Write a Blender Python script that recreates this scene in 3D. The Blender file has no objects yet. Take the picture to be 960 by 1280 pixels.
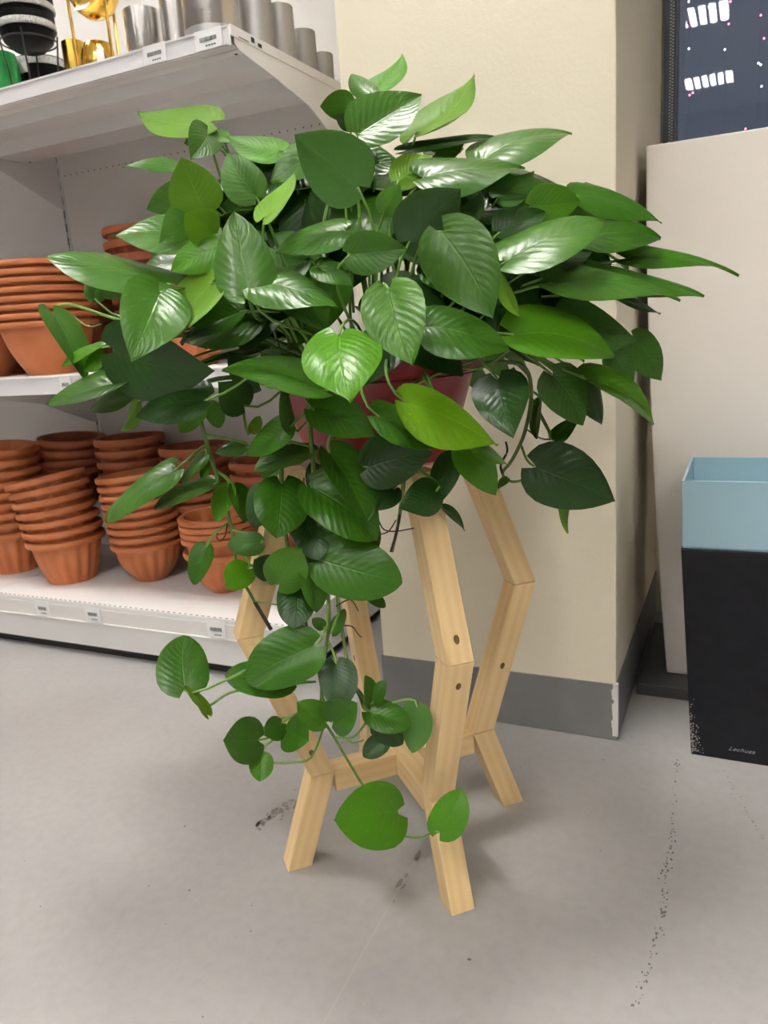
import bpy, bmesh, math, random
import numpy as np
from mathutils import Vector, Matrix

random.seed(7)
sc = bpy.context.scene
COL = sc.collection

# ------------------------------------------------------------------ camera
FPX = 960.0
RW = np.array([[0.9066078, 0.03528266, -0.42049665],
               [0.41620709, -0.23895671, 0.87730915],
               [-0.0695267, -0.97038901, -0.23132491]])
CAM = np.array([0.0, 0.0, 1.0])
cd = bpy.data.cameras.new('camera')
cam = bpy.data.objects.new('camera', cd)
COL.objects.link(cam)
cd.sensor_fit = 'HORIZONTAL'
cd.sensor_width = 36.0
cd.lens = 36.0
cd.clip_start = 0.02
cd.clip_end = 60
cd.dof.use_dof = True
cd.dof.focus_distance = 1.27
cd.dof.aperture_fstop = 9.0
r_, d_, f_ = RW[:, 0], RW[:, 1], RW[:, 2]
cam.matrix_world = Matrix(((r_[0], -d_[0], -f_[0], 0), (r_[1], -d_[1], -f_[1], 0),
                           (r_[2], -d_[2], -f_[2], 1.0), (0, 0, 0, 1)))
sc.camera = cam

# ------------------------------------------------------------------ world, exposure
w = bpy.data.worlds.new('world')
sc.world = w
w.use_nodes = True
w.node_tree.nodes['Background'].inputs[0].default_value = (0.060, 0.064, 0.074, 1)
w.node_tree.nodes['Background'].inputs[1].default_value = 1.3
sc.view_settings.view_transform = 'Standard'
sc.view_settings.look = 'None'
sc.view_settings.gamma = 1.0
sc.view_settings.use_curve_mapping = False
sc.view_settings.exposure = 1.52
LAMP = 41.0          # radiance of the ceiling panels
LAMP_COL = (1.0, 0.965, 0.91)


def at(px, py, depth):
    """point that lies `depth` metres along the lens axis"""
    v = RW @ np.array([(px - 480.0) / FPX, (py - 640.0) / FPX, 1.0])
    return Vector(CAM + depth * v)


def to_px(P):
    v = RW.T @ (np.array(P) - CAM)
    return 480 + FPX * v[0] / v[2], 640 + FPX * v[1] / v[2], v[2]


# ------------------------------------------------------------------ materials
MAT = {}


def mat(name, col, rough=0.5, metal=0.0, spec=0.5, emit=None, estr=0.0, bump=None, var=None, coat=0.0):
    m = bpy.data.materials.new(name)
    m.use_nodes = True
    nt = m.node_tree
    b = nt.nodes['Principled BSDF']
    b.inputs['Base Color'].default_value = (*col, 1)
    b.inputs['Roughness'].default_value = rough
    b.inputs['Metallic'].default_value = metal
    b.inputs['Specular IOR Level'].default_value = spec
    b.inputs['Coat Weight'].default_value = coat
    if emit:
        b.inputs['Emission Color'].default_value = (*emit, 1)
        b.inputs['Emission Strength'].default_value = estr
    tc = None
    if bump or var:
        tc = nt.nodes.new('ShaderNodeTexCoord')
    if var:      # (scale, second colour, contrast lo, hi)
        n = nt.nodes.new('ShaderNodeTexNoise')
        n.inputs['Scale'].default_value = var[0]
        n.inputs['Detail'].default_value = 5
        nt.links.new(tc.outputs['Object'], n.inputs['Vector'])
        mr = nt.nodes.new('ShaderNodeMapRange')
        mr.inputs[1].default_value = var[2]
        mr.inputs[2].default_value = var[3]
        nt.links.new(n.outputs['Fac'], mr.inputs[0])
        mx = nt.nodes.new('ShaderNodeMix')
        mx.data_type = 'RGBA'
        mx.inputs[6].default_value = (*col, 1)
        mx.inputs[7].default_value = (*var[1], 1)
        nt.links.new(mr.outputs[0], mx.inputs[0])
        nt.links.new(mx.outputs[2], b.inputs['Base Color'])
    if bump:     # (scale, strength, distance)
        n = nt.nodes.new('ShaderNodeTexNoise')
        n.inputs['Scale'].default_value = bump[0]
        n.inputs['Detail'].default_value = 3
        nt.links.new(tc.outputs['Object'], n.inputs['Vector'])
        bp = nt.nodes.new('ShaderNodeBump')
        bp.inputs['Strength'].default_value = bump[1]
        bp.inputs['Distance'].default_value = bump[2]
        nt.links.new(n.outputs['Fac'], bp.inputs['Height'])
        nt.links.new(bp.outputs[0], b.inputs['Normal'])
    MAT[name] = m
    return m


mat('cream_paint', (0.89, 0.815, 0.66), 0.6, spec=0.3, bump=(110, 0.22, 0.003), var=(2.5, (0.86, 0.78, 0.62), .4, .75))
mat('ceiling_white', (0.74, 0.73, 0.715), 0.8)
mat('shop_grey', (0.55, 0.535, 0.515), 0.7)
mat('base_grey', (0.235, 0.235, 0.24), 0.5, var=(8, (0.2, 0.2, 0.205), .4, .7))
mat('chip_white', (0.8, 0.79, 0.76), 0.8, bump=(200, .4, .002))
mat('shelf_white', (0.85, 0.84, 0.835), 0.38)
mat('panel_white', (0.78, 0.76, 0.74), 0.5)
mat('rail_lilac', (0.80, 0.785, 0.81), 0.25)
mat('slot_black', (0.012, 0.012, 0.013), 0.6)
mat('paper_white', (0.86, 0.86, 0.86), 0.6)
mat('ink', (0.08, 0.08, 0.085), 0.6)
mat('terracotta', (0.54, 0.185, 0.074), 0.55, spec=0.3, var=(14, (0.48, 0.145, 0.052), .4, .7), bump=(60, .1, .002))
mat('terracotta_shaded', (0.38, 0.115, 0.05), 0.55, spec=0.3, var=(14, (0.32, 0.095, 0.042), .4, .7))  # darker terracotta for back rows, shelf shade put into the colour
mat('silver', (0.72, 0.70, 0.68), 0.22, metal=1.0, bump=(14, .15, .01))
mat('silver_matt', (0.46, 0.455, 0.45), 0.42, metal=0.85)
mat('gold', (0.78, 0.50, 0.10), 0.2, metal=1.0)
mat('black_gloss', (0.005, 0.005, 0.006), 0.45, spec=0.12)
mat('sparkle', (0.82, 0.82, 0.80), 0.6, bump=(300, 1.0, .01), var=(220, (0.5, 0.5, 0.5), .5, .65))
mat('wire_black', (0.02, 0.02, 0.02), 0.4)
mat('green_glaze', (0.02, 0.30, 0.06), 0.2)
mat('planter_white', (0.88, 0.82, 0.755), 0.45, spec=0.4)
mat('planter_black', (0.008, 0.008, 0.0115), 0.45, spec=0.22, var=(30, (0.011, 0.011, 0.0145), .4, .7))
mat('planter_blue', (0.33, 0.51, 0.60), 0.35)
mat('logo_grey', (0.25, 0.25, 0.27), 0.5)
mat('scuff', (0.30, 0.29, 0.28), 0.8)
mat('plate_dark', (0.06, 0.06, 0.06), 0.5)
mat('frame_dark', (0.05, 0.062, 0.085), 0.35)
mat('spacer_metal', (0.4, 0.4, 0.36), 0.4, metal=0.8)
mat('pot_red', (0.27, 0.010, 0.014), 0.32)
mat('soil', (0.035, 0.022, 0.014), 0.95, bump=(80, 1, .01))
mat('vine_green', (0.10, 0.19, 0.035), 0.4, var=(60, (0.16, 0.24, 0.05), .4, .7))
mat('petiole_green', (0.15, 0.30, 0.045), 0.4)
mat('root_brown', (0.035, 0.022, 0.012), 0.7)
mat('tip_brown', (0.20, 0.12, 0.05), 0.7)
mat('lamp_glow', (0.9, 0.9, 0.9), 0.5, emit=LAMP_COL, estr=LAMP)
mat('louvre_metal', (0.75, 0.75, 0.75), 0.3, metal=0.6)
mat('bulb_pink', (0.9, 0.3, 0.4), 0.3, emit=(1.0, 0.20, 0.30), estr=5)
mat('bulb_white', (0.9, 0.9, 0.8), 0.3, emit=(1.0, 0.8, 0.6), estr=4)
mat('knot_brown', (0.10, 0.045, 0.015), 0.6, var=(90, (0.2, 0.1, 0.04), .4, .6))
mat('floor_fleck', (0.16, 0.15, 0.14), 0.8)
mat('floor_stain', (0.25, 0.23, 0.21), 0.5)
mat('floor_seam', (0.42, 0.405, 0.39), 0.4)


def floor_mat():
    m = bpy.data.materials.new('polished_concrete')
    m.use_nodes = True
    nt = m.node_tree
    b = nt.nodes['Principled BSDF']
    tc = nt.nodes.new('ShaderNodeTexCoord')
    n1 = nt.nodes.new('ShaderNodeTexNoise')
    n1.inputs['Scale'].default_value = 2.2
    n1.inputs['Detail'].default_value = 4
    n1.inputs['Distortion'].default_value = 0.8
    n2 = nt.nodes.new('ShaderNodeTexNoise')
    n2.inputs['Scale'].default_value = 45
    n2.inputs['Detail'].default_value = 6
    for n in (n1, n2):
        nt.links.new(tc.outputs['Object'], n.inputs['Vector'])
    cr = nt.nodes.new('ShaderNodeValToRGB')
    cr.color_ramp.elements[0].position = .35
    cr.color_ramp.elements[0].color = (0.375, 0.362, 0.356, 1)
    cr.color_ramp.elements[1].position = .68
    cr.color_ramp.elements[1].color = (0.415, 0.402, 0.395, 1)
    nt.links.new(n1.outputs['Fac'], cr.inputs[0])
    cr2 = nt.nodes.new('ShaderNodeValToRGB')
    cr2.color_ramp.elements[0].position = .3
    cr2.color_ramp.elements[0].color = (0.95, 0.95, 0.95, 1)
    cr2.color_ramp.elements[1].position = .6
    cr2.color_ramp.elements[1].color = (1.02, 1.02, 1.02, 1)
    nt.links.new(n2.outputs['Fac'], cr2.inputs[0])
    mx = nt.nodes.new('ShaderNodeMix')
    mx.data_type = 'RGBA'
    mx.blend_type = 'MULTIPLY'
    mx.inputs[0].default_value = 1
    nt.links.new(cr.outputs[0], mx.inputs[6])
    nt.links.new(cr2.outputs[0], mx.inputs[7])
    nt.links.new(mx.outputs[2], b.inputs['Base Color'])
    rr = nt.nodes.new('ShaderNodeMapRange')
    rr.inputs[3].default_value = 0.28
    rr.inputs[4].default_value = 0.42
    nt.links.new(n1.outputs['Fac'], rr.inputs[0])
    nt.links.new(rr.outputs[0], b.inputs['Roughness'])
    bp = nt.nodes.new('ShaderNodeBump')
    bp.inputs['Strength'].default_value = .05
    bp.inputs['Distance'].default_value = .003
    nt.links.new(n2.outputs['Fac'], bp.inputs['Height'])
    nt.links.new(bp.outputs[0], b.inputs['Normal'])
    MAT['floor'] = m


floor_mat()


def wood_mat(name, ca, cb):
    m = bpy.data.materials.new(name)
    m.use_nodes = True
    nt = m.node_tree
    b = nt.nodes['Principled BSDF']
    uv = nt.nodes.new('ShaderNodeUVMap')
    mp = nt.nodes.new('ShaderNodeMapping')
    oi = nt.nodes.new('ShaderNodeObjectInfo')
    mul = nt.nodes.new('ShaderNodeMath')
    mul.operation = 'MULTIPLY'
    mul.inputs[1].default_value = 7.3
    nt.links.new(oi.outputs['Random'], mul.inputs[0])
    cmb = nt.nodes.new('ShaderNodeCombineXYZ')
    nt.links.new(mul.outputs[0], cmb.inputs[0])
    nt.links.new(mul.outputs[0], cmb.inputs[1])
    nt.links.new(cmb.outputs[0], mp.inputs['Location'])
    nt.links.new(uv.outputs[0], mp.inputs['Vector'])
    wv = nt.nodes.new('ShaderNodeTexWave')
    wv.wave_type = 'BANDS'
    wv.bands_direction = 'X'
    wv.inputs['Scale'].default_value = 16
    wv.inputs['Distortion'].default_value = 5
    wv.inputs['Detail'].default_value = 3
    wv.inputs['Detail Scale'].default_value = 0.6
    mp.inputs['Scale'].default_value = (1, .12, 1)
    nt.links.new(mp.outputs[0], wv.inputs['Vector'])
    cr = nt.nodes.new('ShaderNodeValToRGB')
    cr.color_ramp.elements[0].color = (*ca, 1)
    cr.color_ramp.elements[1].color = (*cb, 1)
    nt.links.new(wv.outputs['Fac'], cr.inputs[0])
    nt.links.new(cr.outputs[0], b.inputs['Base Color'])
    b.inputs['Roughness'].default_value = 0.48
    MAT[name] = m


wood_mat('pine', (0.82, 0.60, 0.315), (0.775, 0.535, 0.26))


def leaf_mat(name, top, vein, pale, under=False, rough=0.29, trans=0.20):
    """leaf skin: midrib, side veins and pale streaks run along the leaf's own UV"""
    m = bpy.data.materials.new(name)
    m.use_nodes = True
    nt = m.node_tree
    N, Lk = nt.nodes, nt.links
    b = N['Principled BSDF']
    out = N['Material Output']

    def math_(op, a, c=None, v=None):
        n = N.new('ShaderNodeMath')
        n.operation = op
        for i, x in enumerate((a, c, v)):
            if x is None:
                continue
            if isinstance(x, (int, float)):
                n.inputs[i].default_value = x
            else:
                Lk.new(x, n.inputs[i])
        return n.outputs[0]
    uv = N.new('ShaderNodeUVMap')
    sp = N.new('ShaderNodeSeparateXYZ')
    Lk.new(uv.outputs[0], sp.inputs[0])
    au = math_('ABSOLUTE', math_('SUBTRACT', sp.outputs[0], 0.5))
    # side veins sweep forward from the midrib
    ph = math_('SUBTRACT', sp.outputs[1], math_('MULTIPLY', au, 0.75))
    sv = math_('POWER', math_('ABSOLUTE', math_('COSINE', math_('MULTIPLY', ph, 30.0))), 14)
    mid = math_('SUBTRACT', 1.0, math_('MINIMUM', math_('MULTIPLY', au, 45.0), 1.0))
    oi = N.new('ShaderNodeObjectInfo')
    cmb = N.new('ShaderNodeCombineXYZ')
    Lk.new(math_('MULTIPLY', ph, 9.0), cmb.inputs[0])
    Lk.new(math_('MULTIPLY', au, 3.5), cmb.inputs[1])
    Lk.new(math_('MULTIPLY', oi.outputs['Random'], 40.0), cmb.inputs[2])
    ns = N.new('ShaderNodeTexNoise')
    ns.inputs['Scale'].default_value = 2.2
    ns.inputs['Detail'].default_value = 3
    Lk.new(cmb.outputs[0], ns.inputs['Vector'])
    mr = N.new('ShaderNodeMapRange')
    mr.inputs[1].default_value = .62
    mr.inputs[2].default_value = .76
    Lk.new(ns.outputs['Fac'], mr.inputs[0])

    def mix(fac, a, c, k=1.0):
        x = N.new('ShaderNodeMix')
        x.data_type = 'RGBA'
        if isinstance(a, tuple):
            x.inputs[6].default_value = (*a, 1)
        else:
            Lk.new(a, x.inputs[6])
        x.inputs[7].default_value = (*c, 1)
        Lk.new(math_('MULTIPLY', fac, k), x.inputs[0])
        return x.outputs[2]
    dark = tuple(t * .72 for t in top)
    c = mix(oi.outputs['Random'], top, dark)
    c = mix(mr.outputs[0], c, pale, .55 if not under else .2)
    c = mix(sv, c, vein, .06)
    c = mix(mid, c, vein, .35)
    Lk.new(c, b.inputs['Base Color'])
    b.inputs['Roughness'].default_value = rough
    b.inputs['Specular IOR Level'].default_value = 0.38
    bp = N.new('ShaderNodeBump')
    bp.inputs['Strength'].default_value = .3
    bp.inputs['Distance'].default_value = .0022
    soft = math_('POWER', math_('ABSOLUTE', math_('COSINE', math_('MULTIPLY', ph, 30.0))), 2)
    Lk.new(math_('ADD', math_('MULTIPLY', soft, -.45), math_('ADD', math_('MULTIPLY', ns.outputs['Fac'], .8), math_('MULTIPLY', mid, -.8))), bp.inputs['Height'])
    Lk.new(bp.outputs[0], b.inputs['Normal'])
    tr = N.new('ShaderNodeBsdfTranslucent')
    tm = N.new('ShaderNodeMix')
    tm.data_type = 'RGBA'
    tm.inputs[0].default_value = .5
    tm.inputs[7].default_value = (0.35, 0.55, 0.03, 1)
    Lk.new(c, tm.inputs[6])
    Lk.new(tm.outputs[2], tr.inputs[0])
    ms = N.new('ShaderNodeMixShader')
    ms.inputs[0].default_value = trans
    Lk.new(b.outputs[0], ms.inputs[1])
    Lk.new(tr.outputs[0], ms.inputs[2])
    Lk.new(ms.outputs[0], out.inputs['Surface'])
    MAT[name] = m


#            top colour            vein                 pale streak
LEAF = {'d': ((0.020, 0.075, 0.009), (0.045, 0.13, 0.015), (0.05, 0.14, 0.02)),  # d: deep leaf green, with shade among the leaves partly put into it
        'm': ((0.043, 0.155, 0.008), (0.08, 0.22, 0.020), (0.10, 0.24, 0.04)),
        'b': ((0.080, 0.260, 0.008), (0.13, 0.33, 0.025), (0.17, 0.35, 0.05)),
        'y': ((0.145, 0.330, 0.008), (0.21, 0.39, 0.025), (0.25, 0.41, 0.06)),
        'p': ((0.068, 0.195, 0.022), (0.12, 0.28, 0.045), (0.24, 0.39, 0.12))}
for k, (a, b_, c_) in LEAF.items():
    leaf_mat('leaf_top_' + k, a, b_, c_)
    u = tuple(x * 1.15 + .015 for x in a)
    leaf_mat('leaf_under_' + k, u, tuple(x * 1.3 for x in u), c_, under=True, rough=.5, trans=.3)


# ------------------------------------------------------------------ mesh helpers
class MB:
    def __init__(s):
        s.v, s.f, s.uv = [], [], []

    def quad(s, idx, uv=None):
        s.f.append(tuple(idx))
        s.uv.append(uv)

    def box(s, x0, x1, y0, y1, z0, z1):
        n = len(s.v)
        s.v += [(x0, y0, z0), (x1, y0, z0), (x1, y1, z0), (x0, y1, z0), (x0, y0, z1), (x1, y0, z1), (x1, y1, z1), (x0, y1, z1)]
        for q in ((0, 3, 2, 1), (4, 5, 6, 7), (0, 1, 5, 4), (1, 2, 6, 5), (2, 3, 7, 6), (3, 0, 4, 7)):
            s.quad([n + i for i in q])
        return s

    def hexa(s, low, high):
        """box from 4 low and 4 high corner points (both counter-clockwise from above)"""
        n = len(s.v)
        s.v += [tuple(p) for p in low] + [tuple(p) for p in high]
        for q in ((0, 3, 2, 1), (4, 5, 6, 7), (0, 1, 5, 4), (1, 2, 6, 5), (2, 3, 7, 6), (3, 0, 4, 7)):
            s.quad([n + i for i in q])
        return s

    def prism_x(s, pts, x0, x1):
        """polygon in (y,z) extruded along x"""
        n = len(s.v)
        k = len(pts)
        s.v += [(x0, a, b) for a, b in pts] + [(x1, a, b) for a, b in pts]
        s.quad([n + i for i in range(k)][::-1])
        s.quad([n + k + i for i in range(k)])
        for i in range(k):
            j = (i + 1) % k
            s.quad([n + i, n + j, n + k + j, n + k + i])
        return s

    def lathe(s, prof, seg=32, c=(0, 0, 0), flute=None):
        """profile [(r,z)...]; flute = (count, depth, z0, z1) ripples the wall"""
        n = len(s.v)
        for r, z in prof:
            for i in range(seg):
                a = 2 * math.pi * i / seg
                rr = r
                if flute and flute[2] < z < flute[3]:
                    rr = r * (1 - flute[1] * (.5 - .5 * math.cos(flute[0] * a)))
                s.v.append((c[0] + rr * math.cos(a), c[1] + rr * math.sin(a), c[2] + z))
        for k in range(len(prof) - 1):
            for i in range(seg):
                j = (i + 1) % seg
                s.quad([n + k * seg + i, n + k * seg + j, n + (k + 1) * seg + j, n + (k + 1) * seg + i])
        if prof[0][0] > 1e-5:
            s.quad([n + i for i in range(seg)][::-1])
        if prof[-1][0] > 1e-5:
            s.quad([n + (len(prof) - 1) * seg + i for i in range(seg)])
        return s

    def tube(s, pts, rad, seg=6):
        pts = [Vector(p) for p in pts]
        n0 = len(s.v)
        m = len(pts)
        ref = Vector((0.13, 0.31, 0.94))
        for i, p in enumerate(pts):
            t = (pts[min(i + 1, m - 1)] - pts[max(i - 1, 0)]).normalized()
            a = t.cross(ref)
            if a.length < .05:
                a = t.cross(Vector((1, 0, 0)))
            a.normalize()
            b = t.cross(a)
            r = rad[i] if isinstance(rad, (list, tuple)) else rad
            for k in range(seg):
                q = 2 * math.pi * k / seg
                s.v.append(tuple(p + (a * math.cos(q) + b * math.sin(q)) * r))
        for i in range(m - 1):
            for k in range(seg):
                j = (k + 1) % seg
                s.quad([n0 + i * seg + k, n0 + i * seg + j, n0 + (i + 1) * seg + j, n0 + (i + 1) * seg + k])
        s.quad([n0 + k for k in range(seg)])
        s.quad([n0 + (m - 1) * seg + k for k in range(seg)][::-1])
        return s

    def mesh(s, name, mats, smooth=False, mi=None):
        me = bpy.data.meshes.new(name)
        me.from_pydata(s.v, [], s.f)
        if isinstance(mats, str):
            mats = [mats]
        for m in mats:
            me.materials.append(MAT[m])
        if smooth:
            me.polygons.foreach_set('use_smooth', [True] * len(me.polygons))
        if mi:
            me.polygons.foreach_set('material_index', mi)
        if any(u is not None for u in s.uv):
            ul = me.uv_layers.new(name='UVMap')
            li = 0
            for f, u in zip(s.f, s.uv):
                for k in range(len(f)):
                    ul.data[li].uv = u[k] if u else (0, 0)
                    li += 1
        bm = bmesh.new()
        bm.from_mesh(me)
        if not mi:
            bmesh.ops.recalc_face_normals(bm, faces=bm.faces)
        bm.to_mesh(me)
        bm.free()
        if smooth and smooth != 'all':
            me.set_sharp_from_angle(angle=math.radians(smooth if smooth is not True else 40))
        me.update()
        return me

    def build(s, name, mats, parent=None, smooth=False, loc=None, bevel=0.0, mi=None):
        o = link(name, s.mesh(name, mats, smooth, mi), parent, loc)
        if bevel:
            b = o.modifiers.new('bevel', 'BEVEL')
            b.width = bevel
            b.segments = 2
            b.limit_method = 'ANGLE'
        return o


def link(name, data, parent=None, loc=None):
    o = bpy.data.objects.new(name, data)
    COL.objects.link(o)
    if parent:
        o.parent = parent
    if loc:
        o.location = loc
    return o


def tag(o, label=None, cat=None, group=None, kind=None):
    for k, v in (('label', label), ('category', cat), ('group', group), ('kind', kind)):
        if v:
            o[k] = v
    return o


def empty(name, loc, label, cat, group=None):
    o = link(name, None, None, loc)
    o.empty_display_size = .05
    return tag(o, label, cat, group)


def struct(o, label=None):
    o['kind'] = 'structure'
    if label:
        o['label'] = label
        o['category'] = o.name.split('_')[0]
    return o


ORD = ['topmost', 'second from the top', 'third from the top', 'fourth from the top', 'fifth from the top', 'sixth from the top',
       'seventh from the top', 'eighth from the top', 'ninth from the top', 'tenth from the top']

# ------------------------------------------------------------------ the room
ZC = 3.75
YW = 2.6        # window wall
XL, XR, YB = -5.2, 4.0, -8.0
fl = struct(MB().box(XL, XR, YB, YW + .1, -.05, 0).build('floor', 'floor'), 'smooth grey polished concrete shop floor')
struct(MB().box(XL, XR, YB, YW + .1, ZC, ZC + .05).build('ceiling', 'ceiling_white'), 'plain white ceiling above the shop')
WX0, WX1, WZ0, WZ1 = -.245, 1.5, .80, 2.75
wb = MB()
wb.box(XL, WX0, YW, YW + .12, 0, ZC).box(WX1, XR, YW, YW + .12, 0, ZC).box(WX0, WX1, YW, YW + .12, 0, WZ0).box(WX0, WX1, YW, YW + .12, WZ1, ZC)
struct(wb.build('wall_back', 'cream_paint'), 'cream painted wall holding the dark window')
struct(MB().box(XL - .1, XL, YB, YW + .1, 0, ZC).build('wall_left', 'shop_grey'), 'grey side wall beyond the shelving')
struct(MB().box(XR, XR + .1, YB, YW + .1, 0, ZC).build('wall_right', 'shop_grey'), 'grey side wall right of the window')
struct(MB().box(XL, XR, YB - .1, YB, 0, ZC).build('wall_front', 'shop_grey'), 'grey wall at the far end of the shop')
PX0, PX1, PY = -.86, -.252, 1.725
struct(MB().box(PX0, PX1, PY, YW - .001, 0, ZC - .001).build('wall_pillar', 'cream_paint', bevel=.003), 'square cream painted pillar with a rough surface behind the plant')
bb = MB().box(PX0 - .004, PX1 + .004, PY - .004, YW - .002, 0.001, .146)
bo = struct(bb.build('baseboard_pillar', 'base_grey'), 'dark grey base band around the foot of the cream pillar')
ch = MB()
zz = .012
random.seed(3)
while zz < .138:
    h = random.uniform(.008, .016)
    wl, wr = random.uniform(.004, .010), random.uniform(.003, .006)
    ch.box(PX1 - wl, PX1 + .0055, PY - .0055, PY + wr, zz, zz + h)
    zz += h
tag(ch.build('chipped_edge', 'chip_white', bo), 'white chipped paint along the corner')

# floor marks: a dotted crack, a pale seam, a scrape and scattered flecks
random.seed(11)


def fleck(mb, x, y, r, e=1.0, ang=0.0, z=.0006):
    n = len(mb.v)
    k = 6
    for i in range(k):
        a = 2 * math.pi * i / k
        q = r * random.uniform(.6, 1.2)
        u, v = q * math.cos(a), q * e * math.sin(a)
        mb.v.append((x + u * math.cos(ang) - v * math.sin(ang), y + u * math.sin(ang) + v * math.cos(ang), z))
    mb.quad([n + i for i in range(k)])


mb = MB()
crk = [(-.113, 1.678), (-.105, 1.55), (-.097, 1.386), (-.100, 1.28), (-.095, 1.167), (-.105, 1.06), (-.114, .976)]
for (x0, y0), (x1, y1) in zip(crk, crk[1:]):
    for i in range(26):
        t = random.random()
        dens = 1.0 if 1.13 < y0 + (y1 - y0) * t < 1.42 else .5
        if random.random() < dens:
            fleck(mb, x0 + (x1 - x0) * t + random.gauss(0, .0035), y0 + (y1 - y0) * t, random.uniform(.0008, .0026), random.uniform(1, 2.5))
for (x0, y0), (x1, y1) in [((-.021, 1.691), (.022, 1.55)), ((.022, 1.55), (.063, 1.443))]:
    for i in range(24):
        t = random.random()
        fleck(mb, x0 + (x1 - x0) * t + random.gauss(0, .003), y0 + (y1 - y0) * t, random.uniform(.0006, .0018))
tag(mb.build('crack_flecks', 'floor_fleck', fl), 'dark crumbled crack running along the concrete', kind='stuff')
mb = MB()
for i in range(60):
    fleck(mb, random.uniform(-1.6, .3), random.uniform(.5, 1.7), random.uniform(.0006, .0022))
for x, y, r in ((-.372, .975, .004), (-.915, .945, .003), (-1.05, 1.10, .003), (-.745, .9, .002)):
    fleck(mb, x, y, r)
tag(mb.build('dust_specks', 'floor_fleck', fl), 'small dark specks of grit on the floor', kind='stuff')
mb = MB()
pts = [(-.536, .70), (-.537, .80), (-.541, .93), (-.543, 1.02), (-.546, 1.17), (-.548, 1.4)]
for (x0, y0), (x1, y1) in zip(pts, pts[1:]):
    n = len(mb.v)
    mb.v += [(x0 - .0014, y0, .0005), (x0 + .0014, y0, .0005), (x1 + .0014, y1, .0005), (x1 - .0014, y1, .0005)]
    mb.quad([n, n + 1, n + 2, n + 3])
mb.build('floor_seam', 'floor_seam', fl)
mb = MB()
for i in range(5):
    fleck(mb, -.545 + random.gauss(0, .003), random.uniform(1.04, 1.2), random.uniform(.002, .006), random.uniform(1.5, 4))
for i in range(60):
    t = random.random()
    fleck(mb, -.90 + .05 * t + random.gauss(0, .012), 1.15 + .17 * t + random.gauss(0, .012), random.uniform(.002, .006), random.uniform(.6, 2.5), .4)
tag(mb.build('scrape_stain', 'floor_stain', fl), 'brownish scrape marks on the concrete', kind='stuff')

# ------------------------------------------------------------------ window
wn = struct(MB().box(WX0, WX0 + .034, YW - .02, YW + .08, WZ0, WZ1).box(WX1 - .04, WX1, YW - .02, YW + .08, WZ0, WZ1)
            .box(WX0 + .034, WX1 - .04, YW - .02, YW + .08, WZ0, WZ0 + .05).box(WX0 + .034, WX1 - .04, YW - .02, YW + .08, WZ1 - .05, WZ1)
            .build('window_1', 'frame_dark'), 'dark night-time window with a slate blue frame above the white planter')
g = bpy.data.materials.new('dark_glass')
g.use_nodes = True
nt = g.node_tree
nt.nodes.remove(nt.nodes['Principled BSDF'])
fr = nt.nodes.new('ShaderNodeFresnel')
fr.inputs[0].default_value = 1.9
ti = nt.nodes.new('ShaderNodeBsdfTransparent')
ti.inputs[0].default_value = (.55, .6, .68, 1)
gl = nt.nodes.new('ShaderNodeBsdfGlossy')
gl.inputs['Roughness'].default_value = 0.004
mx = nt.nodes.new('ShaderNodeMixShader')
nt.links.new(fr.outputs[0], mx.inputs[0])
nt.links.new(ti.outputs[0], mx.inputs[1])
nt.links.new(gl.outputs[0], mx.inputs[2])
nt.links.new(mx.outputs[0], nt.nodes['Material Output'].inputs[0])
MAT['dark_glass'] = g
MB().box(WX0 + .034, WX1 - .04, YW, YW + .006, WZ0 + .05, WZ1 - .05).build('pane', 'dark_glass', wn)
sp = MB()
z = 1.2
while z < 2.0:
    sp.box(WX0 + .016, WX0 + .0205, YW - .0225, YW - .0195, z, z + .0035)
    sp.box(WX0 + .0225, WX0 + .027, YW - .0225, YW - .0195, z + .004, z + .0075)
    z += .0085
tag(sp.build('spacer_strip', 'spacer_metal', wn), 'knurled metal strip along the window edge', kind='stuff')
# strings of small lights hung outside behind the glass
strands = [(862, [(861, 2, 'w'), (859, 33, 'p'), (861, 61, 'w'), (862, 119, 'p'), (866, 116, 'p')], 'left'),
           (909, [(911, 30, 'p'), (913, 2, 'p'), (906, 62, 'w'), (932, 161, 'p')], 'middle'),
           (952, [(951, 19, 'p'), (955, 48, 'p'), (948, 79, 'w'), (951, 81, 'w'), (952, 108, 'w')], 'right')]
for sx, bulbs, where in strands:
    def onw(px, py, y=YW + .09):
        v = RW @ np.array([(px - 480) / FPX, (py - 640) / FPX, 1.0])
        return Vector(CAM + v * (y / v[1]))
    p0 = onw(sx, 0)
    st = empty('light_string', (p0.x, p0.y, 1.3), f'string of tiny lights behind the window glass, {where} of three', 'string lights', 'strings of lights outside the window')
    wp = [(0, 0, 0), (.003, 0, .25), (-.002, 0, .5), (0, 0, .8)]
    MB().tube(wp, .0003, 4).build('wire', 'wire_black', st)
    for bx, by, c in bulbs:
        p = onw(bx, by) - Vector(st.location)
        MB().lathe([(0, -.003), (.0022, -.002), (.003, 0), (.0022, .002), (0, .004)], 8, (p.x, p.y, p.z)).build('bulb', 'bulb_pink' if c == 'p' else 'bulb_white', st, True)

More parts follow.
